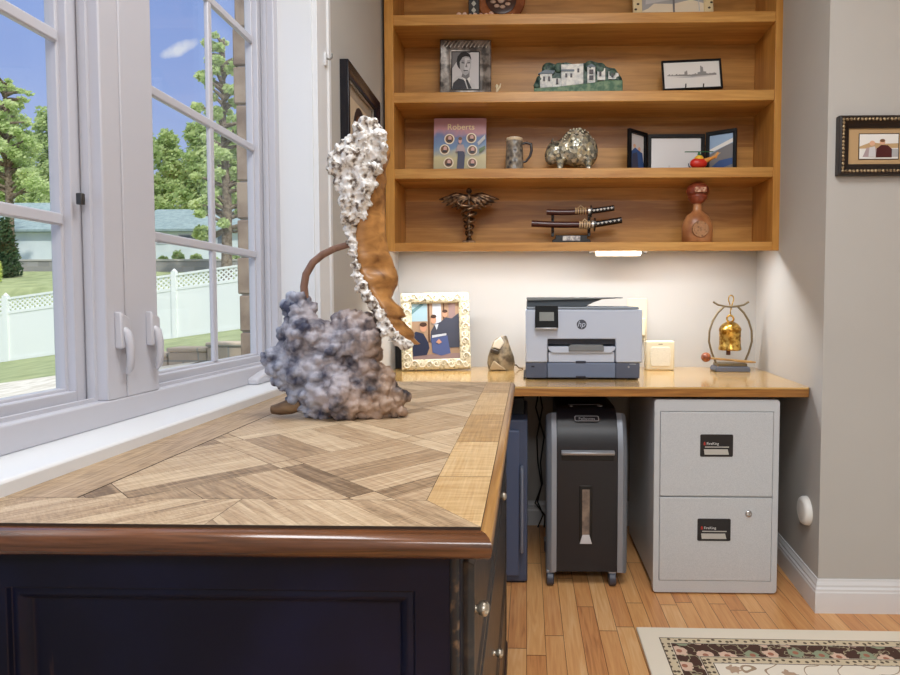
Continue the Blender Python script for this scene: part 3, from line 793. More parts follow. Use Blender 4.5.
B().tube(lp, .0024, 8).build('hanging_loop', brass, t, smooth=60)
t.scale = (1, 1, 1.05)
t2 = thing('bell', 'brass bell hanging from a loop inside the iron stand', 'bell', (c.x-.002, YBell, CT+.090))
b = B(); b.lathe([(.044, 0), (.0475, .004), (.0465, .012), (.044, .018), (.0435, .05), (.0445, .082), (.0465, .086), (.0455, .091), (.041, .101), (.030, .113), (.016, .120), (.0, .122)], (0,0,0), 32); b.build('bell_body', brass, t2, smooth=45)
b = B(); b.tube([(.014*math.cos(a), 0, .134+.0145*math.sin(a)) for a in [i*2*PI/16 for i in range(17)]], .0042, 10, cap=False); b.build('bell_ring', brass, t2, smooth=60)
B().lathe([(.0, -.022), (.009, -.02), (.009, -.004), (.004, .0), (.003, .05)], (-.006, 0, 0), 14).build('clapper', mat('clapper_brown', (96,58,40), .5), t2, smooth=60)
t3 = thing('bell_striker', 'wooden striker with a round red-brown head, resting across the foot of the bell stand', 'striker', (c.x, YBell-.02, CT+.047))
B().tube([(-.098, -.018, .012), (0, -.018, .003), (.075, -.018, -.004), (.095, -.018, -.005)], [.0045, .005, .0055, .003], 12).build('handle', wood('pale_striker_wood', (130,96,54), (190,152,96), 'x', .4, 20, 5), t3, smooth=60)
B().ball((-.114, -.018, .016), (.0205, .0205, .0205), 18, 12).build('head', mat2('red_brown_wood_ball', (96,46,28), (160,92,58), 'noise', 60, .3), t3, smooth=180)

# carved stone figurine
c = at(501, 368, 2.60)
t = thing('carved_figurine', 'small brown carved figurine with a pale top, between ornate frame and printer', 'figurine', (c.x, 2.60, CT))
S = 2.60/600
stone = mat2('brown_soapstone', (96,80,58), (158,140,110), 'noise', 30, .35)
b = B()
prof = [(-.054, .044, 0), (-.055, .046, .03), (-.052, .042, .06), (-.046, .034, .09), (-.040, .024, .115), (-.022, .012, .14), (-.002, .004, .152)]
rings = []
for i, z in enumerate((0, .03, .06, .09, .115, .135, .150)):
    xl = (-.054, -.055, -.052, -.046, -.040, -.024, .004)[i]; xr = (.056, .056, .051, .044, .038, .032, .024)[i]
    d = (.036, .038, .036, .031, .024, .016, .006)[i]
    m_, h_ = (xl+xr)/2, (xr-xl)/2
    rings.append([(m_+h_*math.cos(2*PI*j/12)*(1+.1*math.sin(j*2.1+i)), d*math.sin(2*PI*j/12)*(1+.12*math.sin(j*1.7-i)), z) for j in range(12)])
b.loft(rings); b.build('body', stone, t, smooth=35)
b = B(); b.prism([(-.036, .10), (-.004, .092), (.016, .120), (.0, .145), (-.026, .128)], 'y', -.033, -.012); b.build('pale_face', mat('pale_stone', (226,216,196), .5), t, bevel=.004)
b = B(); b.prism([(-.044, .078), (-.010, .068), (-.004, .088), (-.04, .098)], 'y', -.04, -.02); b.build('carved_ridge', mat('dark_soapstone', (58,48,36), .4), t, bevel=.005)
b = B(); b.prism([(-.05, .004), (.026, .004), (-.03, .046)], 'y', -.046, -.03); b.build('carved_foot', mat('tan_soapstone', (168,146,112), .4), t, bevel=.005)
b = B(); b.tube([(.05, .02, .018), (.065, .022, .02), (.078, .03, .006), (.095, .04, .003)], .003, 8); b.build('cord', mat('brown_cord', (90,76,60), .6), t, smooth=60)

# ornate cream frame with a family photograph, leaning back
YF = 2.56
a0, a1, a2_ = at(402.5, 370, YF), at(471, 370, YF), at(399, 293, YF)
fw_, fh = (a1.x-a0.x), .335
t = thing('ornate_photo_frame', 'carved cream photo frame with a family picture, standing on the counter', 'photo frame', ((a0.x+a1.x)/2, YF, CT+.0055), (math.radians(-9), math.radians(-1.2), math.radians(8)))
cream = mat2('shaded_cream_ground', (140,126,92), (212,202,172), 'voronoi', 75, .4, .10, .45, bump=.6)  # darker ground colour paints in the shade behind the pale scrolls
b = B(); frame_ring(b, fw_, fh, .05, [(0, .02), (0, 0), (.006, -.006), (.024, -.009), (.042, -.004), (.046, .003), (.046, .016)])
b.build('frame', cream, t, bevel=.002)
b = B(); rr = random.Random(5)
def scroll(x, z, r, s):
    pts = []
    for k in range(12):
        a = s*k*.62; q = r*(1-k/14); pts.append((x+q*math.cos(a), -.0125+.002*math.sin(k), z+q*math.sin(a)))
    b.tube(pts, [.0036*(1-k/18) for k in range(12)], 6)
nx, nz = 9, 10
for k in range(nx):
    for zz in (.024, fh-.024):
        scroll(-fw_/2+.022+(fw_-.044)*k/(nx-1), zz+rr.uniform(-.003, .003), .017, 1 if k % 2 else -1)
for k in range(1, nz-1):
    for xx in (-fw_/2+.023, fw_/2-.023):
        scroll(xx+rr.uniform(-.003, .003), .024+(fh-.048)*k/(nz-1), .017, 1 if k % 2 else -1)
b.build('carving', mat('carved_cream_scrolls', (236,230,210), .45), t, smooth=70)
mp_ = lambda n, c: mat('print_'+n, c, .35)
cols = {k: mp_(k, v) for k, v in dict(sky=(196,216,222), teal=(120,160,160), beige=(214,192,164), skin=(222,176,146), navy=(62,66,92), denim=(92,104,150), grey=(110,114,126), dark=(40,40,48), brown=(120,84,58), white=(232,230,226), mauve=(176,156,158), tan=(190,160,120), green=(96,120,78), cream=(240,228,204), silver=(176,176,178), black=(24,24,26), mid=(120,118,120), lightgrey=(206,204,206), red=(190,44,30), maroon=(78,32,34), blue=(52,84,140), lake=(150,176,206), orange=(222,150,72), pink=(214,170,160), yellow=(226,200,120)).items()}
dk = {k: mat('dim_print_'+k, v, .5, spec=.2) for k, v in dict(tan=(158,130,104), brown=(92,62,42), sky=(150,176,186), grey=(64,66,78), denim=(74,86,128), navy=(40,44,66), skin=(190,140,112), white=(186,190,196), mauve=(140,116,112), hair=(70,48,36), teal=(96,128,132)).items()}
flat_pic('picture', fw_-.09, fh-.09, [(dk['tan'], FULL), (dk['sky'], [(0,.68),(.33,.68),(.33,1),(0,1)]), (dk['teal'], [(0,.8),(.26,.98),(.2,1),(0,.88)]), (dk['brown'], [(.34,.3),(.375,.3),(.375,1),(.34,1)]), (dk['white'], [(.44,.62),(.62,.62),(.62,1),(.44,1)]), (dk['brown'], [(.66,.6),(.69,.6),(.69,1),(.66,1)]), (dk['mauve'], [(.78,.6),(.92,.6),(.92,1),(.78,1)]),
    (dk['mauve'], [(0,0),(1,0),(1,.1),(0,.08)]), (dk['grey'], [(.38,.30),(.40,.5),(.48,.62),(.6,.66),(.72,.74),(.84,.72),(1,.82),(1,.2),(.8,.2)]), (dk['denim'], [(.42,.12),(.40,.40),(.58,.44),(.74,.42),(.8,.1),(.6,.06)]), (dk['navy'], [(.02,.06),(.0,.4),(.08,.5),(.24,.46),(.34,.30),(.36,.2),(.3,.08)]),
    (dk['skin'], ell(.24,.56,.07,.07)), (dk['hair'], ell(.24,.62,.075,.04)), (dk['skin'], ell(.46,.70,.055,.07)), (dk['hair'], ell(.46,.76,.06,.035)), (dk['skin'], ell(.70,.80,.05,.06)), (dk['hair'], ell(.70,.85,.055,.03)), (dk['white'], [(.42,.38),(.72,.42),(.72,.455),(.42,.425)]), (dk['skin'], [(.50,.30),(.56,.36),(.62,.30),(.56,.27)]), (dk['white'], [(.47,.62),(.52,.52),(.56,.62)])],
    t, (0, .0, .045), y=.009)
B().box(-fw_/2+.01, fw_/2-.01, .018, .024, .01, fh-.01).build('backing', black_m, t)
b = B(); b.prism([(.024, .23), (.11, .03), (.115, .035), (.03, .24)], 'x', -.03, .03); b.build('easel_leg', black_m, t)
# dark slim frame and grey board behind it
v0, v1 = at(394.5, 369, 2.66), at(400, 369, 2.66)
t = thing('leaning_board', 'dark narrow board with a grey edge, leaning in the corner behind the ornate frame', 'board', (v0.x, 2.66, CT))
B().box(-.0, .035, 0, .02, 0, .17).build('dark_panel', black_m, t, bevel=.002)
B().box(-.035, -.006, .004, .018, 0, .19).build('grey_edge', mat('grey_card', (110,110,106), .6), t, bevel=.002)

# =================================================================== ON THE SHELVES
ZS = {k: zb_(v) for k, v in {1: 2.208, 2: 1.894, 3: 1.581, 4: 1.278}.items()}
# --- bottom shelf: caduceus
Yc = 2.545
def rel(px, py, Y, o): v = at(px, py, Y); return (v.x-o[0], v.z-o[2])
o_ = (at(469, 200, Yc).x, Yc, ZS[4])
t = thing('caduceus', 'bronze winged staff with two entwined snakes, standing at the left of the lowest shelf', 'figurine', o_)
bronze = mat2('dark_bronze', (58,42,34), (146,116,88), 'noise', 60, .32, metal=.75)
P = lambda x, y: rel(x, y, Yc, o_)
z0 = 0
b = B(); b.prism([(-.03, 0), (.03, 0), (.024, .016), (-.024, .016)], 'y', -.02, .02); b.build('foot', bronze, t, bevel=.003)
top = P(469, 191)[1]
B().tube([(0, 0, .012), (0, 0, top-.01)], [.009, .0055], 12).build('staff', bronze, t, smooth=60)
B().ball((0, 0, top), (.0125, .0125, .0125), 16, 10).build('finial', bronze, t, smooth=180)
for s in (1, -1):
    pts = []; rad = []
    zA, zB = P(469, 240)[1], P(469, 207)[1]
    n = 60
    for k in range(n+1):
        f = k/n; a = f*3.0*2*PI*.5*1.67+ (0 if s > 0 else PI)
        R_ = .009+.025*f; pts.append((R_*math.cos(a), R_*math.sin(a), zA+(zB-zA)*f)); rad.append(.0035+.003*f)
    lx = P(469+s*9, 203)[0]
    for k in range(10):
        a = -PI/2+PI*1.1*k/9; pts.append((s*(.024+.022*math.cos(a)), -.012, zB+.02+.017*math.sin(a))); rad.append(.0058-.0002*k)
    B().tube(pts, rad, 8).build('snake', bronze, t, smooth=60)
    b = B()
    for k, (ln, dz, wd) in enumerate(((.120, .0, .012), (.110, -.013, .012), (.092, -.024, .011), (.07, -.034, .010), (.05, -.042, .009))):
        zt_ = P(469, 198)[1]+.006
        pts = [(s*.006, -.002*k, zt_+dz*.3), (s*ln*.45, -.004-.002*k, zt_+.006+dz*.6), (s*ln*.8, -.003, zt_-.008+dz*.9), (s*ln*1.06, 0, zt_-.012+dz)]
        b.tube(pts, [wd*.7, wd, wd*.8, .002], 8)
    b.build('wing', bronze, t, smooth=60)
# --- swords on a rack
Ysw = 2.545
o_ = (at(571, 200, Ysw).x, Ysw, ZS[4]); P = lambda x, y: rel(x, y, Ysw, o_)
lacq = mat('black_lacquer', (20,16,18), .22); sheath = mat('dark_red_brown_lacquer', (72,34,28), .25)
t = thing('sword_rack', 'small black lacquered rack with a white plate, holding two display swords', 'sword rack', o_)
b = B(); zt_ = P(571, 236)[1]
b.prism([(-.082, 0), (.082, 0), (.078, .016), (.066, .02), (.066, zt_), (-.066, zt_), (-.066, .02), (-.078, .016)], 'y', -.035, .035); b.build('base', lacq, t, bevel=.002)
b = B(); b.box(-.036, .036, -.037, -.034, .012, zt_-.004); b.build('name_plate', mat2('etched_pale_plate', (150,146,150), (226,222,216), 'noise', 90, .4), t)
for px in (552.7, 589):
    xx = P(px, 225)[0]; b = B()
    z1, z2 = P(px, 215)[1], P(px, 228)[1]
    b.box(xx-.006, xx+.006, -.004, .012, zt_-.002, z1+.004)
    for zz in (z1-.014, z2-.014): b.tube([(xx, .0, zz), (xx, -.016, zz-.004), (xx, -.030, zz+.002), (xx, -.033, zz+.010)], .0035, 8)
    b.build('post', lacq, t, bevel=.0008)
def sword(name, lab, pL, pM, pG, pR, thick, gold):
    ts = thing('display_sword', lab, 'sword', (o_[0], Ysw-.014, o_[2]), group=None)
    a, m_, g, r_ = [Vector((P(*p)[0], 0, P(*p)[1])) for p in (pL, pM, pG, pR)]
    b = B(); mid = (a+g)/2+Vector((0, 0, -.003))
    b.tube([a, a+(mid-a)*.5+Vector((0,0,-.001)), mid, g], [thick, thick, thick, thick*.95], 12); b.build('scabbard', sheath, ts, smooth=60)
    b = B(); d = (g-a).normalized()
    for k in range(5): b.tube([m_+d*(k*.010-.022), m_+d*(k*.010-.016)], thick*1.25, 12)
    b.tube([m_+Vector((-.02, -.01, .0)), m_+Vector((.0, -.014, thick*1.7)), m_+Vector((.024, -.01, .0))], .003, 8)
    b.build('cord_wrap', gold, ts, smooth=60)
    b = B(); b.tube([g-d*.002, g+d*.003], thick*2.1, 16); b.build('hand_guard', lacq, ts, smooth=40)
    b = B(); b.tube([g-d*.012, g-d*.003], thick*1.25, 12); b.build('collar', mat('pale_metal_collar', (220,216,206), .3, .6), ts, smooth=40)
    b = B(); b.tube([g, (g+r_)/2, r_], thick*1.0, 12); b.build('grip', lacq, ts, smooth=60)
    b = B(); n = 6
    for k in range(n):
        p = g+(r_-g)*((k+.8)/(n+.6)); u = Vector((.004, 0, .004))
        b.prism([(p.x-.005, p.z), (p.x, p.z+.005), (p.x+.005, p.z), (p.x, p.z-.005)], 'y', -thick*1.12, -thick*.8)
    b.build('grip_diamonds', mat('pale_grip_diamonds', (206,200,190), .5), ts)
    return ts
goldw = mat('tan_silk_cord', (178,146,104), .6)
sword('a', 'shorter display sword on the upper pegs of the black rack', (546.5, 212.5), (580, 211.5), (590.5, 211.8), (613.5, 208.5), .0120, goldw)
sword('b', 'longer display sword on the lower pegs of the black rack', (531.5, 224), (584, 225.5), (594, 225), (621, 220.5), .0135, mat('pale_silk_cord', (206,176,136), .6))
# --- leather decanter
Yd = 2.512
o_ = (at(697.5, 200, Yd).x, Yd, ZS[4]); P = lambda x, y: rel(x, y, Yd, o_)
t = thing('decanter', 'leather covered decanter with a round red-brown stopper and an embossed medallion, lowest shelf', 'decanter', o_)
S = Yd/600
leather = mat2('tan_leather', (150,92,52), (204,146,98), 'noise', 14, .35, .35, .7); rbrown = mat2('red_brown_leather', (104,42,28), (150,74,50), 'noise', 20, .28)
zz = lambda py: P(697, py)[1]
b = B(); b.lathe([(.055, 0), (.062, .006), (.063, zz(228)), (.058, zz(222)), (.045, zz(216)), (.028, zz(213)), (.018, zz(210.5)), (.0165, zz(205)), (.0175, zz(203.5))], (0,0,0), 32)
for v in b.bm.verts: v.co.y *= .72
b.build('bottle', leather, t, smooth=50)
b = B(); b.lathe([(.0175, zz(204)), (.026, zz(202.5)), (.036, zz(199.5)), (.040, zz(197.5)), (.038, zz(196)), (.041, zz(195))], (0,0,0), 28); b.build('collar', rbrown, t, smooth=40)
b = B(); zc_ = zz(190.6); b.ball((0, 0, zc_), (.046, .040, .035), 24, 14); b.build('stopper', rbrown, t, smooth=180)
b = B(); b.box(-.022, .026, -.0435, -.03, zc_-.014, zc_+.008); b.build('stopper_emblem', mat2('pale_stopper_mark', (150,84,58), (206,170,142), 'noise', 120, .5), t, bevel=.004)
b = B(); zc_ = zz(230.5); b.lathe([(0, -.047), (.024, -.047), (.026, -.049), (.032, -.049), (.034, -.046), (.034, -.028), (0, -.028)], (.001, 0, zc_), 28, 'y'); b.build('medallion', mat2('embossed_leather', (110,70,42), (176,128,86), 'voronoi', 90, .45, .1, .5, bump=.5), t, smooth=40)
# --- third shelf: book
Yk = 2.545
o_ = ((at(434, 140, Yk).x+at(485.5, 140, Yk).x)/2, Yk, ZS[3]); P = lambda x, y: rel(x, y, Yk, o_)
bw, bh = at(485.5, 140, Yk).x-at(434, 140, Yk).x, P(460, 116.3)[1]
t = thing('picture_book', 'picture book with a sunset sky cover, standing face out at the left of its shelf', 'book', o_, (math.radians(-7), 0, 0))
B().box(-bw/2, bw/2, .0, .012, 0, bh).build('pages', paper_white, t)
def cover_mat():
    m, nt, b = nt_new('book_cover_print'); L = nt.links
    tc = N(nt, 'ShaderNodeTexCoord'); s = N(nt, 'ShaderNodeSeparateXYZ'); L.new(tc.outputs['Object'], s.inputs[0])
    n = N(nt, 'ShaderNodeTexNoise'); n.inputs['Scale'].default_value = 14; n.inputs['Detail'].default_value = 4; L.new(tc.outputs['Object'], n.inputs['Vector'])
    a = N(nt, 'ShaderNodeMath', operation='MULTIPLY_ADD'); L.new(n.outputs['Fac'], a.inputs[0]); a.inputs[1].default_value = .10
    L.new(s.outputs['Z'], a.inputs[2]); d = N(nt, 'ShaderNodeMath', operation='DIVIDE'); L.new(a.outputs[0], d.inputs[0]); d.inputs[1].default_value = bh*1.12
    r = N(nt, 'ShaderNodeValToRGB'); e = r.color_ramp.elements; e[0].position = 0; e[0].color = (*lin((132,126,130)), 1); e[1].position = 1; e[1].color = (*lin((176,132,138)), 1)
    for p, c in ((.28, (190,180,140)), (.45, (206,196,150)), (.6, (120,150,186)), (.78, (104,124,168)), (.88, (190,140,146))):
        k = e.new(p); k.color = (*lin(c), 1)
    L.new(d.outputs[0], r.inputs['Fac']); L.new(r.outputs['Color'], b.inputs['Base Color']); b.inputs['Roughness'].default_value = .3
    return m
b = B(); b.box(-bw/2-.001, bw/2+.001, -.002, .0, 0, bh+.002); b.box(-bw/2-.001, bw/2+.001, .012, .014, 0, bh+.002); b.box(-bw/2-.003, -bw/2-.001, -.002, .014, 0, bh+.002)
b.build('cover', cover_mat(), t)
text_part('title_lettering', 'Roberts', .036, mat('title_cream', (238,222,170), .5), t, (.003, -.0026, bh*.80), align='CENTER', depth=.0002)
lay = []
for (x, y) in ((.29, .63), (.2, .44), (.28, .2), (.72, .64), (.74, .42), (.74, .19)):
    lay += [(cols['cream'], ell(x, y, .1, .095)), (cols['brown'], ell(x, y, .078, .074)), (cols['pink'], ell(x+.01, y+.015, .035, .042)), (cols['dark'], [(x-.05, y-.05), (x+.05, y-.05), (x+.035, y-.012), (x-.035, y-.012)])]
lay += [(cols['grey'], [(.86,.5),(.99,.62),(.99,.7),(.84,.56)]), (cols['green'], [(.88,.36),(.99,.44),(.99,.5),(.87,.44)]), (cols['navy'], [(.44,.05),(.46,.32),(.44,.5),(.56,.5),(.60,.32),(.58,.05)]), (cols['mauve'], [(.40,.36),(.46,.52),(.57,.52),(.62,.36),(.56,.4),(.46,.4)]), (cols['pink'], ell(.505, .585, .035, .05)), (cols['brown'], ell(.505, .625, .037, .03))]
flat_pic('cover_art', bw, bh, lay, t, (0, 0, 0), y=-.0024)
# --- beer stein
o_ = (at(514.5, 150, 2.525).x, 2.525, ZS[3])
Yt = 2.525; P = lambda x, y: rel(x, y, Yt, o_)
t = thing('beer_stein', 'small dark relief beer stein with a pale rim, beside the picture book', 'stein', o_)
zt_ = P(514, 138.5)[1]; r0 = 10.2*Yt/600*.93; r1 = 7.8*Yt/600
stein = mat2('stein_relief_glaze', (34,36,48), (156,146,130), 'voronoi', 55, .3, .05, .75, bump=.8)
B().lathe([(r0, 0), (r0+.001, .008), (r0-.002, .014), (r1+.004, zt_*.55), (r1+.001, zt_*.85), (r1+.001, zt_-.012)], (0,0,0), 32).build('body', stein, t, smooth=50)
B().lathe([(r1+.001, zt_-.013), (r1+.003, zt_-.009), (r1+.002, zt_-.001), (r1-.003, zt_+.001), (r1-.006, zt_-.006), (0, zt_-.008)], (0,0,0), 32).build('rim', mat('stein_cream_rim', (222,202,172), .35), t, smooth=50)
B().tube([(r1-.002, 0, zt_-.022), (r1+.018, 0, zt_-.018), (r1+.036, 0, zt_-.024), (r1+.038, 0, zt_-.05), (r1+.032, 0, zt_-.072), (r1+.016, 0, zt_-.094), (r1+.004, 0, zt_-.098)], [.0055,.0055,.006,.006,.0055,.005,.005], 10).build('handle', mat('stein_dark_handle', (58,54,56), .3), t, smooth=60)
# --- mosaic animal
Ya = 2.535
o_ = (at(573, 150, Ya).x, Ya, ZS[3]); S = Ya/600
t = thing('animal_figurine', 'silvery mosaic animal figurine with a domed back and lowered head', 'figurine', o_)
def mosaic():
    m, nt, b = nt_new('silver_mosaic'); L = nt.links
    tc = N(nt, 'ShaderNodeTexCoord'); v = N(nt, 'ShaderNodeTexVoronoi'); v.inputs['Scale'].default_value = 85; L.new(tc.outputs['Object'], v.inputs['Vector'])
    r = N(nt, 'ShaderNodeValToRGB'); e = r.color_ramp.elements; s = N(nt, 'ShaderNodeSeparateColor'); L.new(v.outputs['Color'], s.inputs[0])
    e[0].color = (*lin((92,92,84)), 1); e[1].color = (*lin((230,226,210)), 1); k = e.new(.5); k.color = (*lin((168,166,152)), 1); k = e.new(.75); k.color = (*lin((190,180,146)), 1)
    L.new(s.outputs[0], r.inputs['Fac']); L.new(r.outputs['Color'], b.inputs['Base Color']); b.inputs['Metallic'].default_value = .45; b.inputs['Roughness'].default_value = .22
    bp = N(nt, 'ShaderNodeBump'); bp.inputs['Strength'].default_value = .7; bp.inputs['Distance'].default_value = .003; L.new(v.outputs['Distance'], bp.inputs['Height']); L.new(bp.outputs['Normal'], b.inputs['Normal'])
    return m
P = lambda x, y: rel(x, y, Ya, o_)
b = B()
bl = [((577, 148), (17.5, 14, 19)), ((585, 152), (13, 12, 16)), ((567, 151), (12, 12, 14)), ((556, 152), (10, 9, 11)), ((551, 156), (6.5, 7, 9))]
for (x, y), r in bl:
    c = P(x, y); b.ball((c[0], 0, max(c[1], r[2]*S*.6)), tuple(v*S for v in r), 20, 14)
for x, y_ in ((-.055, -.028), (-.05, .026), (.062, -.028), (.058, .026)):
    b.lathe([(.014, 0), (.013, .02), (.018, .05)], (x, y_, 0), 12)
bmesh.ops.recalc_face_normals(b.bm, faces=b.bm.faces)
o = b.build('body', mosaic(), t)
md = o.modifiers.new('r', 'REMESH'); md.mode = 'VOXEL'; md.voxel_size = .004
ms = o.modifiers.new('s', 'SMOOTH'); ms.iterations = 4; realize(o); sm(o.data, 180)
for s in (-1, 1):
    c = P(553, 144); B().tube([(c[0], s*.022, c[1]-.006), (c[0]-.006, s*.030, c[1]+.004), (c[0]-.002, s*.033, c[1]+.014)], [.006, .004, .0015], 8).build('horn', mat('horn_grey', (120,116,104), .3, .4), t, smooth=60)
b = B(); rr = random.Random(2)
for k in range(26):
    a, e = rr.uniform(PI*.1, PI*.9), rr.uniform(.15, 1.1)
    c = P(577, 148); b.ball((c[0]+17.5*S*math.cos(a)*math.cos(e*.6), -13.5*S*math.sin(e)*.9, c[1]+18.5*S*math.sin(a)*math.cos(e*.7)), .0034, 8, 6)
b.build('glass_beads', mat('clear_glass_bead', (244,240,214), .08, .3), t, smooth=180)
# --- triple photo frame
Yp = 2.575
t = thing('triple_photo_frame', 'black hinged triple photo frame standing open, right side of third shelf', 'photo frame', ((at(648, 150, Yp).x+at(705, 150, Yp).x)/2, Yp, ZS[3]))
cw = at(705, 150, Yp).x-at(648, 150, Yp).x; chh = at(676, 134, Yp).z-ZS[3]
def leaf(name, w, hgt, loc, rz, layers):
    b = B(); frame_ring(b, w, hgt, .02, [(0, .014), (0, 0), (.013, 0), (.015, .004), (.015, .012)]); b.box(-w/2+.001, w/2-.001, .0125, .015, .001, hgt-.001)
    f = b.build(name, black_gloss, t, loc, (0, 0, rz), bevel=.0008)
    flat_pic('picture', w-.03, hgt-.03, layers, f, (0, 0, .015), y=.009)
    return f
leaf('center_leaf', cw, chh, (0, 0, 0), 0, [(mat('painted_wall_reflection', (222,223,225), .2, .0, coat=.4), FULL), (cols['mauve'], [(.08,0),(.16,0),(.13,.08)]), (cols['grey'], [(.33,0),(.4,0),(.385,.17),(.36,.19),(.34,.1)])])  # pale base colour stands in for a white wall reflected in the glass
lw = .118; hl = at(626, 131, 2.495).z-ZS[3]; aL = math.radians(42)
leaf('side_leaf', lw, chh+.004, (-cw/2-.002-lw/2*math.cos(aL), -lw/2*math.sin(aL)-.0, 0), aL, [(cols['lightgrey'], FULL), (cols['blue'], [(.0,0),(.1,.5),(.35,.62),(.6,.56),(.9,.5),(1,.2),(1,0)]), (cols['navy'], [(.1,0),(.15,.42),(.5,.5),(.62,.0)]), (cols['skin'], ell(.3, .66, .1, .055)), (cols['skin'], ell(.66, .6, .1, .055))])
rw = .125
leaf('side_leaf', rw, chh+.006, (cw/2+.002+rw/2*math.cos(.55), -rw/2*math.sin(.55), 0), -.55, [(cols['lake'], FULL), (cols['white'], [(0,.6),(1,.86),(1,.74),(0,.5)]), (cols['mid'], [(0,0),(0,.46),(.4,.58),(.7,.66),(1,.72),(1,0)]), (cols['blue'], [(.1,.1),(.4,.26),(1,.3),(1,.12),(.5,.04)]), (cols['tan'], [(0,.36),(.3,.5),(.5,.48),(.2,.34)])])
# --- toy helicopter
Yh = 2.495
o_ = (at(699, 160, Yh).x, Yh, ZS[3]); P = lambda x, y: rel(x, y, Yh, o_)
t = thing('toy_helicopter', 'small red and yellow toy helicopter parked in front of the black triple frame', 'toy', o_)
redp = mat('toy_red', (206,44,28), .35); yel = mat('toy_yellow', (240,190,60), .35); grn = mat('toy_green', (34,104,60), .4)
S = Yh/600
cz = P(699, 163)[1]
b = B(); b.ball((-.002, 0, cz-.002), (8.5*S, .02, 5.5*S), 20, 12); b.build('fuselage', redp, t, smooth=180)
b = B(); b.ball((.0, 0, cz+.018), (4.5*S, .016, 3.2*S), 16, 10); b.build('cabin', yel, t, smooth=180)
b = B(); b.tube([(.02, 0, cz+.006), (.05, 0, cz+.018), (.068, 0, cz+.026)], [.012, .007, .004], 10); b.prism([(.06, cz+.02), (.074, cz+.044), (.08, cz+.042), (.07, cz+.018)], 'y', -.002, .002); b.build('tail_boom', cols['orange'], t, smooth=60)
b = B(); b.lathe([(.008, cz+.028), (.006, cz+.036), (.003, cz+.046)], (0,0,0), 12); b.build('rotor_mast', grn, t, smooth=60)
b = B()
b.box(-.058, .058, -.0045, .0045, cz+.044, cz+.0465); b.build('rotor_blades', grn, t, bevel=.001)
b = B(); 
for s in (-1, 1):
    b.tube([(-.034, s*.016, .004), (.03, s*.016, .004)], .0025, 6); b.tube([(-.016, s*.012, cz-.02), (-.016, s*.016, .004)], .0018, 6); b.tube([(.014, s*.012, cz-.02), (.014, s*.016, .004)], .0018, 6)
b.tube([(-.034, -.016, .004), (-.044, -.015, .012), (-.046, -.014, .024)], .0025, 6)
b.build('skids', cols['navy'], t, smooth=60)
# --- second shelf: portrait frame
Yq = 2.545
o_ = ((at(439.5, 70, Yq).x+at(491, 70, Yq).x)/2, Yq, ZS[2]); P = lambda x, y: rel(x, y, Yq, o_)
pw_, ph_ = at(491, 70, Yq).x-at(439.5, 70, Yq).x, P(465, 36.5)[1]
t = thing('portrait_frame', 'pewter frame with a black and white portrait of a man in suit and tie', 'photo frame', o_, (math.radians(-6), 0, math.radians(2)))
pew = mat2('hammered_pewter', (74,68,64), (156,148,140), 'noise', 22, .35, metal=.5, bump=.2)
b = B(); frame_ring(b, pw_, ph_, .05, [(0, .016), (0, 0), (.004, -.004), (.016, .000), (.040, .004), (.044, .002), (.048, .004), (.048, .012)]); b.build('frame', pew, t, bevel=.001)
b = B(); rr = random.Random(4)
for k in range(12):
    x = -pw_/2+.016+(pw_-.032)*k/11; b.tube([(x-.006, -.002, ph_-.034), (x+.004, -.004, ph_-.02), (x+.012, -.002, ph_-.008)], .0026, 6)
b.build('ribbed_top', mat('pale_pewter', (186,180,172), .3, .7), t, smooth=60)  # ribs are a paler pewter than the frame
flat_pic('picture', pw_-.094, ph_-.094, [(cols['black'], FULL), (cols['lightgrey'], [(.04,.03),(.96,.03),(.96,.97),(.04,.97)]), (cols['mid'], [(.04,.55),(.04,.97),(.7,.97),(.25,.8)]),
    (cols['grey'], [(.04,.03),(.05,.25),(.2,.36),(.4,.38),(.62,.24),(.82,.14),(.86,.03)]), (cols['dark'], [(.04,.03),(.08,.18),(.26,.3),(.46,.26),(.56,.03)]), (cols['white'], [(.36,.36),(.46,.24),(.62,.16),(.68,.28),(.6,.36)]), (cols['black'], [(.5,.27),(.57,.27),(.72,.04),(.6,.03)]),
    (cols['mid'], [(.36,.34),(.42,.5),(.64,.5),(.64,.34),(.54,.27)]), (cols['dark'], ell(.44,.72,.25,.22)), (cols['silver'], [(.30,.72),(.31,.56),(.38,.43),(.50,.37),(.60,.42),(.68,.56),(.70,.74),(.62,.86),(.42,.86)]), (cols['lightgrey'], [(.46,.56),(.50,.46),(.60,.48),(.66,.60),(.67,.74),(.6,.82),(.48,.82)]),
    (cols['dark'], [(.36,.71),(.47,.70),(.47,.675),(.37,.68)]), (cols['dark'], [(.55,.70),(.66,.71),(.655,.68),(.55,.675)]), (cols['mid'], [(.36,.75),(.47,.745),(.47,.725),(.36,.725)]), (cols['mid'], [(.55,.745),(.66,.75),(.66,.725),(.55,.725)]), (cols['mid'], [(.49,.575),(.57,.575),(.53,.70)]), (cols['dark'], [(.42,.50),(.60,.50),(.57,.475),(.45,.475)]), (cols['black'], [(.24,.66),(.22,.84),(.34,.95),(.52,.965),(.66,.9),(.71,.76),(.64,.84),(.5,.86),(.38,.82),(.31,.72)])],
    t, (0, 0, .047), y=.005)
B().box(-pw_/2+.008, pw_/2-.008, .014, .02, .008, ph_-.008).build('backing', black_m, t)
b = B(); b.prism([(.02, .17), (.085, .008), (.09, .012), (.024, .175)], 'x', -.025, .025); b.build('easel_leg', black_m, t)
o_ = (at(497, 90, 2.505).x, 2.505, ZS[2])
t = thing('ivory_figurine', 'tiny ivory coloured ornament by the pewter portrait frame', 'ornament', o_)
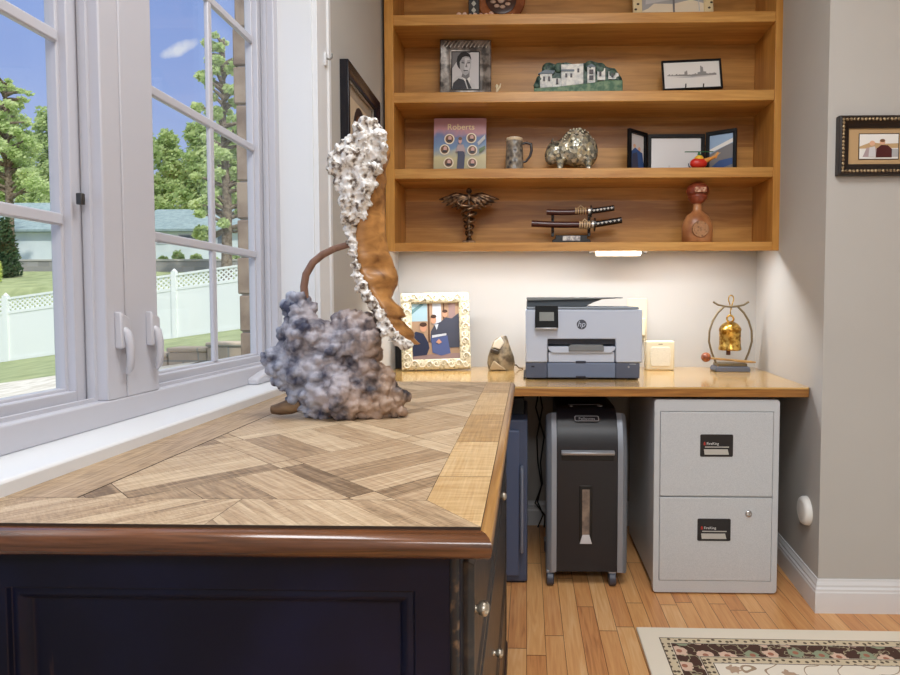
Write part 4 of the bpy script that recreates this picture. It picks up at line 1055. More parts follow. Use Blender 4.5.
B().lathe([(.010, 0), (.009, .006), (.005, .014), (.004, .034), (.007, .044), (.003, .052), (0, .053)], (0,0,0), 14).build('body', mat('ivory', (236,218,180), .4), t, smooth=60)
B().tube([(.003, 0, .026), (.012, 0, .042), (.015, 0, .054)], [.004, .0045, .002], 8).build('raised_arm', MATS['ivory'], t, smooth=60)
# --- village relief
Yv = 2.525
o_ = (at(577.5, 80, Yv).x, Yv, ZS[2]); P = lambda x, y: rel(x, y, Yv, o_); S = Yv/600
t = thing('village_relief', 'painted relief of white houses among dark green trees, middle of its shelf', 'relief', o_)
gdk = mat2('painted_tree_green', (36,62,58), (84,110,96), 'noise', 70, .5); lawn = mat2('painted_lawn_green', (60,104,74), (122,150,112), 'noise', 40, .5); wallw = mat2('painted_house_white', (196,200,200), (236,236,230), 'noise', 50, .5); roofp = mat('painted_roof_grey', (106,120,132), .5)
out = [(534.5, 91), (534, 84), (537, 77), (541, 74), (543, 65), (549, 62), (555, 64), (560, 63), (566, 62), (575, 64), (584, 63), (592, 61), (601, 63), (608, 67), (615, 68), (620, 75), (622, 82), (622, 91)]
zb = 0
b = B(); b.prism([(P(x, y)[0], max(P(x, y)[1], 0)) for x, y in out[1:-1]] + [(P(622, 91)[0], 0), (P(534, 91)[0], 0)], 'y', 0, .022); b.build('tree_backdrop', gdk, t, bevel=.003)
b = B(); 
for x, y, r in ((540, 80, 4), (548, 69, 6), (559, 68, 5), (590, 67, 6), (600, 69, 6), (612, 74, 5), (618, 80, 4), (537, 86, 3.5)): 
    c = P(x, y); b.ball((c[0], -.002, c[1]), (r*S, .011, r*S), 12, 8)
b.build('tree_crowns', gdk, t, smooth=180)
def hp(pts, y0, y1): return [(P(x, y)[0], P(x, y)[1]) for x, y in pts]
b = B(); b.prism(hp([(540, 89), (540, 75), (552, 74), (552, 88)], 0, 0), 'y', -.012, .004); b.prism(hp([(561, 88), (561, 66), (583, 65), (583, 85)], 0, 0), 'y', -.016, .004); b.prism(hp([(587, 84), (587, 68), (595, 68), (595, 84)], 0, 0), 'y', -.012, .004); b.prism(hp([(597, 81), (597, 69), (605, 69), (605, 81)], 0, 0), 'y', -.010, .004); b.prism(hp([(608, 80), (608, 72), (618, 74), (619, 80)], 0, 0), 'y', -.010, .004); b.prism(hp([(552, 88), (552, 79), (561, 79), (561, 88)], 0, 0), 'y', -.010, .004)
b.build('houses', wallw, t, bevel=.001)
b = B(); b.prism(hp([(538, 75), (545, 71), (555, 72), (553, 75)], 0, 0), 'y', -.015, .0); b.prism(hp([(561, 73), (561, 71), (574, 71), (574, 73)], 0, 0), 'y', -.018, .0); b.prism(hp([(586, 68), (591, 65), (596, 68)], 0, 0), 'y', -.014, .0)
b.build('roofs', roofp, t)
b = B()
for x0, x1, y0, y1 in ((556, 558, 80, 85), (589, 593, 71, 75), (589, 593, 77, 81), (543, 545, 78, 82), (548, 550, 78, 82), (565, 567, 75, 79), (570, 572, 75, 79), (577, 579, 70, 74), (599, 601, 73, 77), (611, 613, 75, 78)):
    b.box(P(x0, y0)[0], P(x1, y0)[0], -.0172, -.005, P(x0, y1)[1], P(x0, y0)[1])
b.build('windows', mat('painted_window_dark', (84,80,84), .5), t)
b = B(); b.prism([(P(534, 91)[0], 0), (P(622, 91)[0], 0)] + hp([(622, 82), (605, 82), (590, 85), (570, 87), (552, 89), (534, 90)], 0, 0), 'y', -.022, .004); b.build('lawn_base', lawn, t, bevel=.002)
# --- skyline print on an easel
Yz = 2.535
o_ = (at(693.5, 70, Yz).x, Yz, ZS[2]); P = lambda x, y: rel(x, y, Yz, o_)
sw, sh = at(722.5, 70, Yz).x-at(662.5, 70, Yz).x, P(692, 56.5)[1]-P(692, 88.5)[1]
zb = P(692, 89)[1]
t = thing('skyline_print', 'black framed drawing of a city skyline, standing on a small easel', 'picture', (o_[0], Yz, ZS[2]+zb), (math.radians(-9), math.radians(-2), 0))
b = B(); frame_ring(b, sw, sh, .01, [(0, .012), (0, 0), (.007, 0), (.008, .003), (.008, .010)]); b.box(-sw/2+.001, sw/2-.001, .010, .012, .001, sh-.001); b.build('frame', black_gloss, t, bevel=.0006)
rr = random.Random(8); pts = [(.06, .49)]
xx = .06
while xx < .94:
    hh = .50+rr.uniform(.01, .06)+(.12 if .36 < xx < .42 else 0)+(.20 if .64 < xx < .69 else 0)+(.08 if .6 < xx < .75 else 0)
    pts += [(xx, hh), (xx+.022, hh)]; xx += .026
pts += [(.94, .465), (.5, .44)]
flat_pic('picture', sw-.016, sh-.016, [(cols['white'], FULL), (mat('print_pencil', (146,144,142), .6), pts), (cols['silver'], [(.1,.42),(.5,.40),(.9,.43),(.5,.435)])], t, (0, 0, .008), y=.006)
t = thing('easel', 'small black wire easel under the framed skyline drawing', 'easel', (o_[0], Yz, ZS[2]))
for s in (-1, 1):
    xx = s*.036
    B().tube([(xx, -.022, zb+.014), (xx, -.020, zb+.002), (xx, -.012, zb-.004), (xx, .028, zb-.004), (xx, .05, .003), (xx, .068, .003)], .0025, 8).build('leg', black_m, t, smooth=60)
    B().tube([(xx, .0, .003), (xx, .026, zb*.6), (xx, .052, zb+.06)], .0022, 8).build('back_support', black_m, t, smooth=60)
B().tube([(-.036, .02, .0035+zb-.007), (.036, .02, .0035+zb-.007)], .002, 8).build('crosspiece', black_m, t, smooth=60)
# --- top shelf
Yu = 2.545
o_ = (at(501, 0, Yu).x, Yu, ZS[1]); P = lambda x, y: rel(x, y, Yu, o_); S = Yu/600
t = thing('emblem_plate', 'round copper brown emblem plate standing at the left of the top shelf', 'plate', o_, (math.radians(-8), 0, 0))
R_ = .098
b = B(); b.lathe([(0, .012), (R_, .012), (R_+.003, .006), (R_, 0), (R_-.012, .002), (R_-.03, .004), (0, .004)], (0, 0, R_+.018), 40, 'y'); b.build('rim_disc', mat2('copper_brown_glaze', (122,66,36), (176,108,66), 'noise', 20, .25), t, smooth=40)
b = B(); b.lathe([(0, .004), (.062, .004), (.064, -.001), (.058, -.003), (0, -.003)], (0, 0, R_+.018), 36, 'y'); b.build('center_boss', mat('dark_brown_boss', (66,38,28), .3), t, smooth=40)
b = B()
for k in range(9): 
    a = k*2*PI/9; b.ball((.036*math.cos(a), -.004, R_+.018+.036*math.sin(a)), (.012, .003, .008), 10, 6)
b.ball((0, -.004, R_+.018), (.016, .004, .02), 12, 8); b.build('raised_emblem', mat('pale_emblem', (190,160,140), .35), t, smooth=180)
b = B(); b.box(-.03, .03, .0, .06, 0, .02); b.build('plate_rest', mat('rest_brown', (86,52,32), .5), t, bevel=.003)
o_ = (at(474, 0, 2.53).x, 2.53, ZS[1])
t = thing('patterned_pillar', 'narrow dark pillar with a pale diamond pattern, left of the copper emblem plate', 'ornament', o_)
B().box(-.022, .022, -.012, .012, 0, .17).build('body', mat('pillar_black', (38,34,34), .4), t, bevel=.002)
b = B()
for k in range(6): b.prism([(0, .012+k*.027), (.010, .024+k*.027), (0, .036+k*.027), (-.010, .024+k*.027)], 'y', -.0135, -.011)
b.build('diamond_inlay', mat('inlay_pale', (186,186,176), .4), t)
o_ = (at(492, 0, 2.485).x, 2.485, ZS[1])
t = thing('bead_garland', 'pinkish string of small beads lying along the front of the top shelf', 'garland', o_)
b = B(); rr = random.Random(6); x = -.135
while x < .155:
    r = rr.uniform(.011, .015)*(1.0 if x < .02 else .65); b.ball((x, rr.uniform(-.006, .006), r), (r*.9, r, r), 10, 7); x += r*1.75
b.tube([(-.135, 0, .008), (.155, 0, .006)], .002, 6)
b.build('beads', mat2('coral_bead', (206,150,126), (240,214,196), 'noise', 80, .4), t, smooth=180)
o_ = (at(674, 0, Yu).x, Yu, ZS[1]); P = lambda x, y: rel(x, y, Yu, o_)
cw2 = at(714, 5, Yu).x-at(633.5, 5, Yu).x
t = thing('cream_picture_frame', 'wide cream frame with dark dots along its sides, right half of the top shelf', 'photo frame', o_, (math.radians(-7), math.radians(-.8), 0))
fr_h = .25
b = B(); frame_ring(b, cw2, fr_h, .03, [(0, .014), (0, 0), (.004, -.003), (.036, -.003), (.038, .002), (.038, .012)]); b.build('frame', mat('cream_painted_frame', (234,216,172), .45), t, bevel=.001)
b = B()
for s in (-1, 1):
    for k in range(10): b.ball((s*(cw2/2-.014)+(.006 if k % 2 else -.004), -.004, .018+k*.023), (.006, .002, .0045), 10, 6)
b.build('painted_dots', mat('dot_brown', (74,62,50), .5), t, smooth=180)
flat_pic('picture', cw2-.074, fr_h-.074, [(cols['cream'], FULL), (cols['silver'], [(.0,.14),(.1,.2),(.2,.32),(.5,.3),(.8,.4),(1,.3),(1,1),(0,1)]), (cols['mid'], [(.5,.05),(.53,.05),(.54,1),(.5,1)]), (cols['grey'], [(.92,.1),(.935,.12),(.9,1),(.88,1)]), (cols['lightgrey'], [(.06,.3),(.46,.4),(.4,.9),(.1,.9)])], t, (0, 0, .037), y=.006)
B().box(-cw2/2+.01, cw2/2-.01, .012, .016, .006, fr_h-.01).build('backing', black_m, t)

# =================================================================== UNDER THE COUNTER
YCb = 2.085
S = YCb/600
c0, c1 = .444, .876; ccx = (c0+c1)/2
t = thing('filing_cabinet', 'grey two drawer metal filing cabinet under the end of the counter', 'filing cabinet', (ccx, YCb, 0))
cabm = mat2('speckled_grey_enamel', (188,192,196), (204,207,210), 'noise', 420, .42, .35, .65)
hw = (c1-c0)/2; ct = .6885
def zc(py): return at(715, py, YCb).z
def xc(px): return at(px, 500, YCb).x-ccx
b = B(); b.box(-hw+.006, hw-.006, .03, .53, .014, ct-.004); b.build('body', cabm, t, bevel=.004)
dz = [(zc(496.2), zc(412)), (zc(580.5), zc(497.6))]
b = B(); xl, xr = xc(659.8), xc(772)
g = .0016
b.box(-hw, xl-g, 0, .032, .012, ct); b.box(xr+g, hw, 0, .032, .012, ct); b.box(xl-g, xr+g, 0, .032, dz[0][1]+g, ct); b.box(xl-g, xr+g, 0, .032, .012, dz[1][0]-g)
b.box(xl-g, xr+g, .008, .032, dz[1][0]-g, dz[0][1]+g)
# one rounded outline round the whole front
b2 = B()
def rrect(x0, x1, z0, z1, r, n=5):
    pts = []
    for cx_, cz_, a0 in ((x1-r, z0+r, -PI/2), (x1-r, z1-r, 0), (x0+r, z1-r, PI/2), (x0+r, z0+r, PI)):
        for k in range(n+1): a = a0+PI/2*k/n; pts.append((cx_+r*math.cos(a), cz_+r*math.sin(a)))
    return pts
def ring_prism(b, outer, inner_rect, y0, y1):
    """frame between a rounded outline and a rectangular opening with matching point count"""
    x0, x1, z0, z1 = inner_rect; n = len(outer)//4; inn = []
    for (cx_, cz_) in ((x1, z0), (x1, z1), (x0, z1), (x0, z0)): inn += [(cx_, cz_)]*n
    for y in (y0, y1):
        pass
    A = [b.bm.verts.new((p[0], y0, p[1])) for p in outer]; A2 = [b.bm.verts.new((p[0], y1, p[1])) for p in outer]
    C = [b.bm.verts.new((p[0], y0, p[1])) for p in ((x1, z0), (x1, z1), (x0, z1), (x0, z0))]
    N_ = len(outer)
    for i in range(N_): b.bm.faces.new([A[i], A2[i], A2[(i+1) % N_], A[(i+1) % N_]])
    for q in range(4):
        for k in range(n-1): b.bm.faces.new([A[q*n+k], A[q*n+k+1], C[q]])
        b.bm.faces.new([A[q*n+n-1], A[(q*n+n) % N_], C[(q+1) % 4], C[q]])
    D = [b.bm.verts.new((v.co.x, y0+.008, v.co.z)) for v in C]
    for q in range(4): b.bm.faces.new([C[q], C[(q+1) % 4], D[(q+1) % 4], D[q]])
    b.bm.faces.new(D)
b.bm.free()
ring_prism(b2, rrect(-hw, hw, .005, ct, .012), (xl-g, xr+g, dz[1][0]-g, dz[0][1]+g), 0, .032)
b2.build('front_frame', cabm, t, bevel=.0015, smooth=30)
pocket = mat('handle_pocket_black', (22,20,24), .35); hred = mat('mark_red', (170,40,36), .4); hwhite = mat('mark_white', (226,226,226), .4); steel = mat('handle_bright_steel', (196,196,192), .35, .4)
for k, ((za, zb), (hx0, hx1, hy0, hy1)) in enumerate(zip(dz, ((699.3, 732, 434.3, 456.5), (697.6, 730.8, 518.5, 540.6)))):
    d = B().box(xl, xr, -.0015, .0075, za, zb).build('drawer', cabm, t, bevel=.0018)
    x0, x1, z0, z1 = xc(hx0), xc(hx1), zc(hy1), zc(hy0); xm = (x0+x1)/2; W = x1-x0; Hh = z1-z0
    p_ = B(); p_.prism(rrect(x0, x1, z0, z1, .005), 'y', -.004, .0); p_.build('handle', pocket, d, bevel=.0012)
    q_ = B(); q_.prism([(x0+W*.13, z0+Hh*.10), (x1-W*.13, z0+Hh*.10), (x1-W*.17, z0+Hh*.34), (x0+W*.11, z0+Hh*.34)], 'y', -.0052, -.004); q_.box(x0+W*.14, x1-W*.13, -.0056, -.004, z0+Hh*.42, z0+Hh*.46); q_.build('pull_lip', steel, d)
    text_part('badge_lettering', 'FireKing', .0125, hwhite, d, (x0+W*.19, -.0043, z0+Hh*.54), depth=.0002)
    r_ = B(); r_.prism([(x0+W*.10, z0+Hh*.52), (x0+W*.165, z0+Hh*.52), (x0+W*.14, z0+Hh*.68), (x0+W*.10, z0+Hh*.64)], 'y', -.0045, -.004); r_.build('badge_flame', hred, d)
    if k == 1:
        l_ = B(); l_.lathe([(0, -.008), (.009, -.008), (.0115, -.006), (.0125, -.0015), (.0125, .0)], (xc(748.5), 0, zc(513.2)), 24, 'y'); l_.build('lock', chrome, d, smooth=40)
        l_ = B(); l_.box(xc(748.5)-.001, xc(748.5)+.001, -.0084, -.008, zc(513.2)-.005, zc(513.2)+.005); l_.build('keyhole', black_m, d)
B().box(-hw+.012, hw-.012, .02, .52, 0, .014).build('plinth', mat('plinth_black', (40,40,42), .6), t)

# shredder
YSh = 2.135; S = YSh/600
t = thing('paper_shredder', 'tall black and silver paper shredder on small wheels under the counter', 'paper shredder', (at(587, 500, YSh).x, YSh, 0))
sx = t.location.x
def zs(py): return at(587, py, YSh).z
def xs(px): return at(px, 500, YSh).x-sx
silver = mat('shredder_silver', (150,156,166), .38, .35); shb = mat('shredder_black', (22,23,30), .34)
zb0, zt0 = zs(572), zs(411)
bwid = xs(617.5)
prof = [(0, zb0), (-.004, zb0+.12), (-.004, zs(452)), (.002, zs(440)), (.012, zs(430)), (.028, zs(420)), (.052, zs(413.5)), (.09, zs(410.5)), (.32, zs(410.5)), (.34, zs(416)), (.34, zb0)]
B().prism(prof, 'x', -bwid, bwid).build('bin_body', shb, t, bevel=.002, smooth=35)
for s in (-1, 1):
    b = B()
    pr2 = [(y+.004, z-.006 if z > .5 else z) for y, z in prof[:7]]+[(.058, zb0)]
    x0, x1 = s*bwid, s*(bwid+.037)
    A = [(x0, y-.006, z) for y, z in pr2]; M_ = [(x0+s*.018, y-.010 if y < .1 else y, z) for y, z in pr2]; E_ = [(x1-s*.006, y+.002 if y < .1 else y-.01, z-.006) for y, z in pr2]; F_ = [(x1, y+.014 if y < .1 else y-.02, max(z-.016, zb0)) for y, z in pr2]
    b.loft([A, M_, E_, F_]); b.build('side_rail', silver, t, smooth=35)
zq = zs(453)
b = B(); b.prism([(-.012, zq+.010), (-.020, zq+.004), (-.014, zq-.006), (.0, zq-.004), (.0, zq+.011)], 'x', xs(561), xs(614)); b.build('door_handle', mat('handle_satin_silver', (176,180,186), .3, .6), t, bevel=.002)
B().box(xs(561.5), xs(613.5), -.0062, .002, zq-.026, zq-.004).build('handle_recess', mat('recess_black', (10,10,12), .5), t, bevel=.002)
b = B(); b.box(xs(579), xs(592.4), -.0062, .0, zs(543.5), zs(485)); b.build('window_recess', mat('recess_black', (10,10,12), .5), t, bevel=.003)
b = B(); b.box(xs(582), xs(589.5), -.0080, -.005, zs(537), zs(489)); b.build('bin_window', mat2('smoky_brown_window', (104,92,86), (140,122,108), 'noise', 30, .15), t, bevel=.001)
b = B(); b.prism([(xs(579.6), zs(543)), (xs(592), zs(543)), (xs(589.2), zs(534)), (xs(582.4), zs(534))], 'y', -.0092, -.006); b.build('window_foot', mat('pale_plastic_wedge', (206,206,210), .35), t, bevel=.001)
pz = zs(420.2)
b = B(); b.prism(rrect(-.044, .044, -.0125, .0125, .006), 'y', -.0015, .0005); pl = b.build('badge', mat('badge_black', (36,37,44), .3), t, (0, .0255, pz), (math.radians(-50), 0, 0), bevel=.0006)
b = B(); o1 = rrect(-.044, .044, -.0125, .0125, .006); o2 = rrect(-.041, .041, -.0098, .0098, .005)
for i in range(len(o1)):
    j = (i+1) % len(o1); b.face([(o1[i][0], -.0022, o1[i][1]), (o1[j][0], -.0022, o1[j][1]), (o2[j][0], -.0022, o2[j][1]), (o2[i][0], -.0022, o2[i][1])])
b.build('badge_rim', mat('badge_silver', (206,208,212), .3, .3), pl)
text_part('badge_lettering', 'Fellowes', .017, mat('badge_silver', (206,208,212), .3, .3), pl, (0, -.0018, -.0058), align='CENTER')
b = B(); b.box(-.06, .06, .12, .135, zs(410.5)-.001, zs(410.5)+.003); b.build('paper_slot', mat('slot_grey', (70,72,78), .4), t)
b = B(); b.lathe([(0, 0), (.010, 0), (.010, .004), (0, .006)], (.055, .09, zs(410.5)), 16); b.lathe([(0, 0), (.006, 0), (.006, .004), (0, .005)], (-.052, .08, zs(410.5)), 16); b.build('buttons', silver, t, smooth=40)
for xx in (xs(550.5), xs(613)):
    for yy in (.012, .30):
        b = B(); b.lathe([(0, -.013), (.021, -.013), (.025, -.010), (.025, .010), (.021, .013), (0, .013)], (0, 0, .025), 20, 'x')
        cst = b.build('caster', mat('caster_grey', (64,68,82), .4), t, (xx, yy, 0), smooth=40)
        b = B(); b.box(-.014, .014, -.010, .020, .046, .056); b.lathe([(.007, .05), (.007, zb0+.006)], (0, .004, 0), 12); b.build('fork', mat('caster_fork_silver', (160,162,168), .35, .5), cst, bevel=.002)

# dark safe
YSf = 2.14
t = thing('metal_safe', 'dark blue-grey metal safe with a long bar handle, on the floor beside the shredder', 'safe', (-.19, YSf, 0))
sb = mat('safe_blue_grey', (70,80,104), .42); xr_ = at(527.5, 500, YSf).x+.19; zt_ = at(520, 420.5, YSf).z
B().box(xr_-.40, xr_, .012, .45, .006, zt_).build('body', sb, t, bevel=.006)
B().box(xr_-.375, xr_-.030, -.006, .012, .034, zt_-.036).build('door', mat('safe_door_blue_grey', (78,89,116), .4), t, bevel=.004)
b = B(); xh = xr_-.020; b.tube([(xh, .012, .43), (xh, -.018, .43), (xh, -.02, .41), (xh, -.02, .15), (xh, -.018, .13), (xh, .012, .13)], .006, 10); b.build('bar_handle', mat('safe_handle_grey', (126,134,152), .35, .3), t, smooth=50)
B().box(xr_-.39, xr_-.01, .02, .44, 0, .007).build('base', black_m, t)
t = thing('power_supply', 'black power box with cables, on top of the dark metal safe', 'power supply', (-.045, 2.30, zt_))
B().box(-.05, .035, -.05, .08, 0, .065).build('case', mat('matt_black_case', (20,20,22), .6), t, bevel=.004)
for k, xx in enumerate((-.012, .004, .018)):
    B().tube([(xx, .0, .06), (xx+.002, .004, .085), (xx-.001, .01, .698-zt_-.001)], .0024, 8).build('cable', black_m, t, smooth=60)
# cords behind the shredder
t = thing('cable_tangle', 'black power cords hanging down the wall behind the metal safe', 'cable', (.03, 2.70, .0))
for k in range(2):
    r_ = random.Random(k); pts = [(.02+.012*k, .02, .66)]
    for z in (.55, .42, .30, .2, .12, .06):
        pts.append((.02+.012*k+r_.uniform(-.03, .03), r_.uniform(-.02, .02), z))
    pts.append((.02+.03*k, -.01, .006))
    cu = B(); cu.tube(pts, .0035, 7); cu.build('cord', black_m, t, smooth=60)

# round white cap on the alcove wall
cp = Vector((.9755, 2.083, .302)); ang_ = math.atan2(.0712, .7756)
t = thing('round_wall_cap', 'round white cap on the alcove wall beside the filing cabinet', 'wall cap', tuple(cp), (0, 0, -ang_))
b = B(); b.lathe([(0, -.022), (.038, -.022), (.045, -.019), (.049, -.012), (.050, 0), (0, 0)], (0, 0, 0), 36, 'x'); b.build('cap', white_plastic, t, smooth=40)
b = B(); b.lathe([(.030, -.0225), (.033, -.0235), (.036, -.0225)], (0, 0, 0), 36, 'x', cap=False); b.build('raised_ring', white_plastic, t, smooth=60)

# =================================================================== WALL PICTURES
y_ = 1.977
f0, f1 = at(835.5, 146, y_), at(836, 176.5, y_); fz1 = at(838, 117.5, y_).z
Wd = .268; Hd = fz1-f1.z
t = thing('beaded_frame', 'black and gold beaded frame with a photo of a couple, on the wall', 'picture', (f0.x+Wd/2, y_, f1.z))
b = B(); frame_ring(b, Wd, Hd, .04, [(0, 0), (0, -.022), (.006, -.026), (.016, -.022), (.026, -.016), (.034, -.012), (.037, -.010), (.037, -.004)]); b.build('frame', mat('ebony_frame', (30,22,20), .3), t, bevel=.001)
b = B()
def bead_row(ins, r, dy):
    n1 = int((Wd-2*ins)/(r*2.2)); n2 = int((Hd-2*ins)/(r*2.2))
    for k in range(n1+1):
        x = -Wd/2+ins+(Wd-2*ins)*k/n1
        for z in (ins, Hd-ins): b.ball((x, dy, z), (r*1.1, r*.7, r), 8, 5)
    for k in range(1, n2):
        z = ins+(Hd-2*ins)*k/n2
        for x in (-Wd/2+ins, Wd/2-ins): b.ball((x, dy, z), (r, r*.7, r*1.1), 8, 5)
bead_row(.0125, .0052, -.024)
b.build('beading', mat2('dull_gold_bead', (90,70,48), (186,164,128), 'noise', 120, .4, metal=.4), t, smooth=180)
flat_pic('mat_board', Wd-.074, Hd-.074, [(mat('tan_mat_board', (184,152,110), .7), FULL)], t, (0, 0, .037), y=-.005)
flat_pic('picture', .128, .083, [(cols['black'], FULL), (cols['white'], [(.02,.03),(.98,.03),(.98,.97),(.02,.97)]), (cols['tan'], [(.02,.5),(.3,.66),(.6,.6),(.98,.62),(.98,.44),(.02,.42)]), (cols['mauve'], [(.1,.1),(.2,.46),(.45,.42),(.45,.1)]), (cols['silver'], [(.6,.1),(.98,.1),(.98,.4),(.7,.42)]), (cols['maroon'], [(.42,.08),(.44,.42),(.56,.56),(.72,.54),(.82,.40),(.82,.08)]), (cols['skin'], ell(.33,.62,.07,.1)), (cols['skin'], ell(.58,.66,.07,.1)), (cols['brown'], ell(.58,.72,.065,.06)), (cols['lightgrey'], [(.24,.1),(.26,.46),(.4,.5),(.42,.1)])], t, (0, 0, Hd/2-.042), y=-.0062)

t = thing('black_wall_picture', 'black framed portrait with an oval mat, on the side wall above the driftwood sculpture', 'picture', (XL, 2.105, 1.42), (0, 0, PI/2))
Wd, Hd = .41, .368
b = B(); frame_ring(b, Wd, Hd, .05, [(0, 0), (0, -.027), (.006, -.030), (.018, -.024), (.034, -.022), (.04, -.016), (.046, -.012), (.046, -.004)]); b.build('frame', mat('black_lacquer_frame', (20,19,28), .25), t, bevel=.001)
b = B(); frame_ring(b, Wd-.088, Hd-.088, .004, [(0, -.008), (0, -.014), (.004, -.014), (.004, -.008)]); b.build('silver_fillet', mat('fillet_silver', (176,170,160), .3, .6), t, (0, 0, .044))
flat_pic('picture', Wd-.09, Hd-.09, [(mat('print_grey_mat', (160,146,130), .6), FULL), (mat('print_cream_mat', (206,188,162), .6), [(.14,.14),(.86,.14),(.86,.86),(.14,.86)]), (cols['dark'], ell(.5,.5,.26,.34)), (cols['brown'], ell(.5,.45,.22,.29)), (cols['skin'], ell(.5,.56,.09,.13))], t, (0, 0, .045), y=-.006)

# =================================================================== RUG
def rug_mat():
    m, nt, b = nt_new('patterned_rug'); L = nt.links
    tc = N(nt, 'ShaderNodeTexCoord'); s = N(nt, 'ShaderNodeSeparateXYZ'); L.new(tc.outputs['Object'], s.inputs[0])
    def mth(op, a, bv=None, c=None):
        n = N(nt, 'ShaderNodeMath', operation=op)
        for i, v in enumerate((a, bv, c)):
            if v is None: continue
            if isinstance(v, (int, float)): n.inputs[i].default_value = v
            else: L.new(v, n.inputs[i])
        return n.outputs[0]
    def mix(f, a, c):
        n = N(nt, 'ShaderNodeMix', data_type='RGBA'); L.new(f, n.inputs['Factor'])
        for k, v in (('A', a), ('B', c)):
            if isinstance(v, tuple): n.inputs[k].default_value = (*lin(v), 1)
            else: L.new(v, n.inputs[k])
        return n.outputs['Result']
    RW, RL = 1.9, 2.65
    d = mth('MINIMUM', mth('MINIMUM', s.outputs['X'], mth('SUBTRACT', RW, s.outputs['X'])), mth('MINIMUM', mth('MULTIPLY', s.outputs['Y'], -1), mth('ADD', s.outputs['Y'], RL)))
    def between(a, c): return mth('MULTIPLY', mth('GREATER_THAN', d, a), mth('LESS_THAN', d, c))
    def vor(scale, rnd_, off=0):
        mp = N(nt, 'ShaderNodeMapping'); mp.inputs['Location'].default_value = (off, off*.7, 0); L.new(tc.outputs['Object'], mp.inputs[0])
        v = N(nt, 'ShaderNodeTexVoronoi', voronoi_dimensions='2D'); v.inputs['Scale'].default_value = scale; v.inputs['Randomness'].default_value = rnd_; L.new(mp.outputs[0], v.inputs['Vector']); return v
    ivory = (238,228,210); brown = (78,52,42)
    # guard strips: dark flecks and small green leaves
    g1 = vor(52, .5); fle = mth('LESS_THAN', g1.outputs['Distance'], .27)
    guard = mix(fle, (214,198,168), (96,80,64))
    # main border: pale blossoms and sage leaves joined by vines on dark brown
    v1 = vor(15.5, .35, .03); sc1 = N(nt, 'ShaderNodeSeparateColor'); L.new(v1.outputs['Color'], sc1.inputs[0])
    n1 = N(nt, 'ShaderNodeTexNoise'); n1.inputs['Scale'].default_value = 70; n1.inputs['Detail'].default_value = 1; L.new(tc.outputs['Object'], n1.inputs['Vector'])
    pet = mth('LESS_THAN', mth('ADD', v1.outputs['Distance'], mth('MULTIPLY', n1.outputs['Fac'], .42)), .54)
    flower = mix(mth('GREATER_THAN', sc1.outputs[0], .5), (222,192,170), (150,160,132))
    core = mth('LESS_THAN', v1.outputs['Distance'], .13)
    flower = mix(core, flower, (170,112,90))
    vn = N(nt, 'ShaderNodeTexNoise'); vn.inputs['Scale'].default_value = 24; L.new(tc.outputs['Object'], vn.inputs['Vector'])
    vine = mth('LESS_THAN', mth('ABSOLUTE', mth('SUBTRACT', vn.outputs['Fac'], .5)), .018)
    main = mix(pet, mix(vine, brown, (168,156,128)), flower)
    # field: ivory with thin scrolls
    fn = N(nt, 'ShaderNodeTexNoise'); fn.inputs['Scale'].default_value = 11; fn.inputs['Detail'].default_value = 0; L.new(tc.outputs['Object'], fn.inputs['Vector'])
    scr = mth('LESS_THAN', mth('ABSOLUTE', mth('SUBTRACT', fn.outputs['Fac'], .5)), .012)
    v3 = vor(9, .8, .4); blo = mth('LESS_THAN', mth('ADD', v3.outputs['Distance'], mth('MULTIPLY', n1.outputs['Fac'], .3)), .30)
    field = mix(blo, mix(scr, (240,231,216), (170,146,120)), (188,160,136))
    col = mix(mth('GREATER_THAN', d, .186), ivory, field)
    col = mix(between(.060, .086), col, guard); col = mix(between(.090, .152), col, main); col = mix(between(.156, .182), col, guard)
    for a in (.0585, .0875, .1535, .183): col = mix(between(a, a+.003), col, (88,70,58))
    no = N(nt, 'ShaderNodeTexNoise'); no.inputs['Scale'].default_value = 500; L.new(tc.outputs['Object'], no.inputs['Vector'])
    bp = N(nt, 'ShaderNodeBump'); bp.inputs['Strength'].default_value = .5; bp.inputs['Distance'].default_value = .002; L.new(no.outputs['Fac'], bp.inputs['Height']); L.new(bp.outputs['Normal'], b.inputs['Normal'])
    L.new(col, b.inputs['Base Color']); b.inputs['Roughness'].default_value = .95
    return m
o = B().box(0, 1.9, -2.65, 0, .0005, .011).build('area_rug', rug_mat(), None, (.342, 1.846, 0), (0, 0, math.radians(-.4)), bevel=.003)
tag(o, 'ivory rug with a dark brown floral border, lying on the oak floor', 'rug')

# =================================================================== OUTSIDE THE WINDOW
def g_(x, y): return -.575+.1385*(x+14.5)+.0623*(y-16.5)
PROF = [(16.5, 0), (18, .9), (22, 1.62), (26, 2.25), (28, 2.55), (28.4, 2.9), (34, 3.5), (40, 3.9), (50, 7), (70, 12), (110, 16)]
def ground(x, y):
    if y <= 17: return max(min(g_(x, y), .78), -2.5)
    for (a, za), (c, zc_) in zip(PROF, PROF[1:]):
        if y <= c:
            k = (y-a)/(c-a); zz = za+(zc_-za)*k
            return zz if y > 22 else max(min(g_(x, 17), 1.0), -2.5)*(1-(y-17)/5)+zz*((y-17)/5)
    return PROF[-1][1]
xs_ = [-95, -80, -70, -60, -52, -46, -41, -37, -34, -31, -28, -26, -24, -22, -20.5, -19, -17.5, -16, -14.5, -13, -11.5, -10, -8.5, -7, -5.5, -4, -3, -2, -1.2]
ys_ = [.2, 1.5, 3, 4, 5, 6, 7, 7.6, 8, 9, 10, 11, 12, 13, 14, 15, 16, 17, 18, 19, 20, 21, 22, 24, 26, 28, 29, 31, 34, 37, 40, 45, 50, 60, 70, 85, 110]
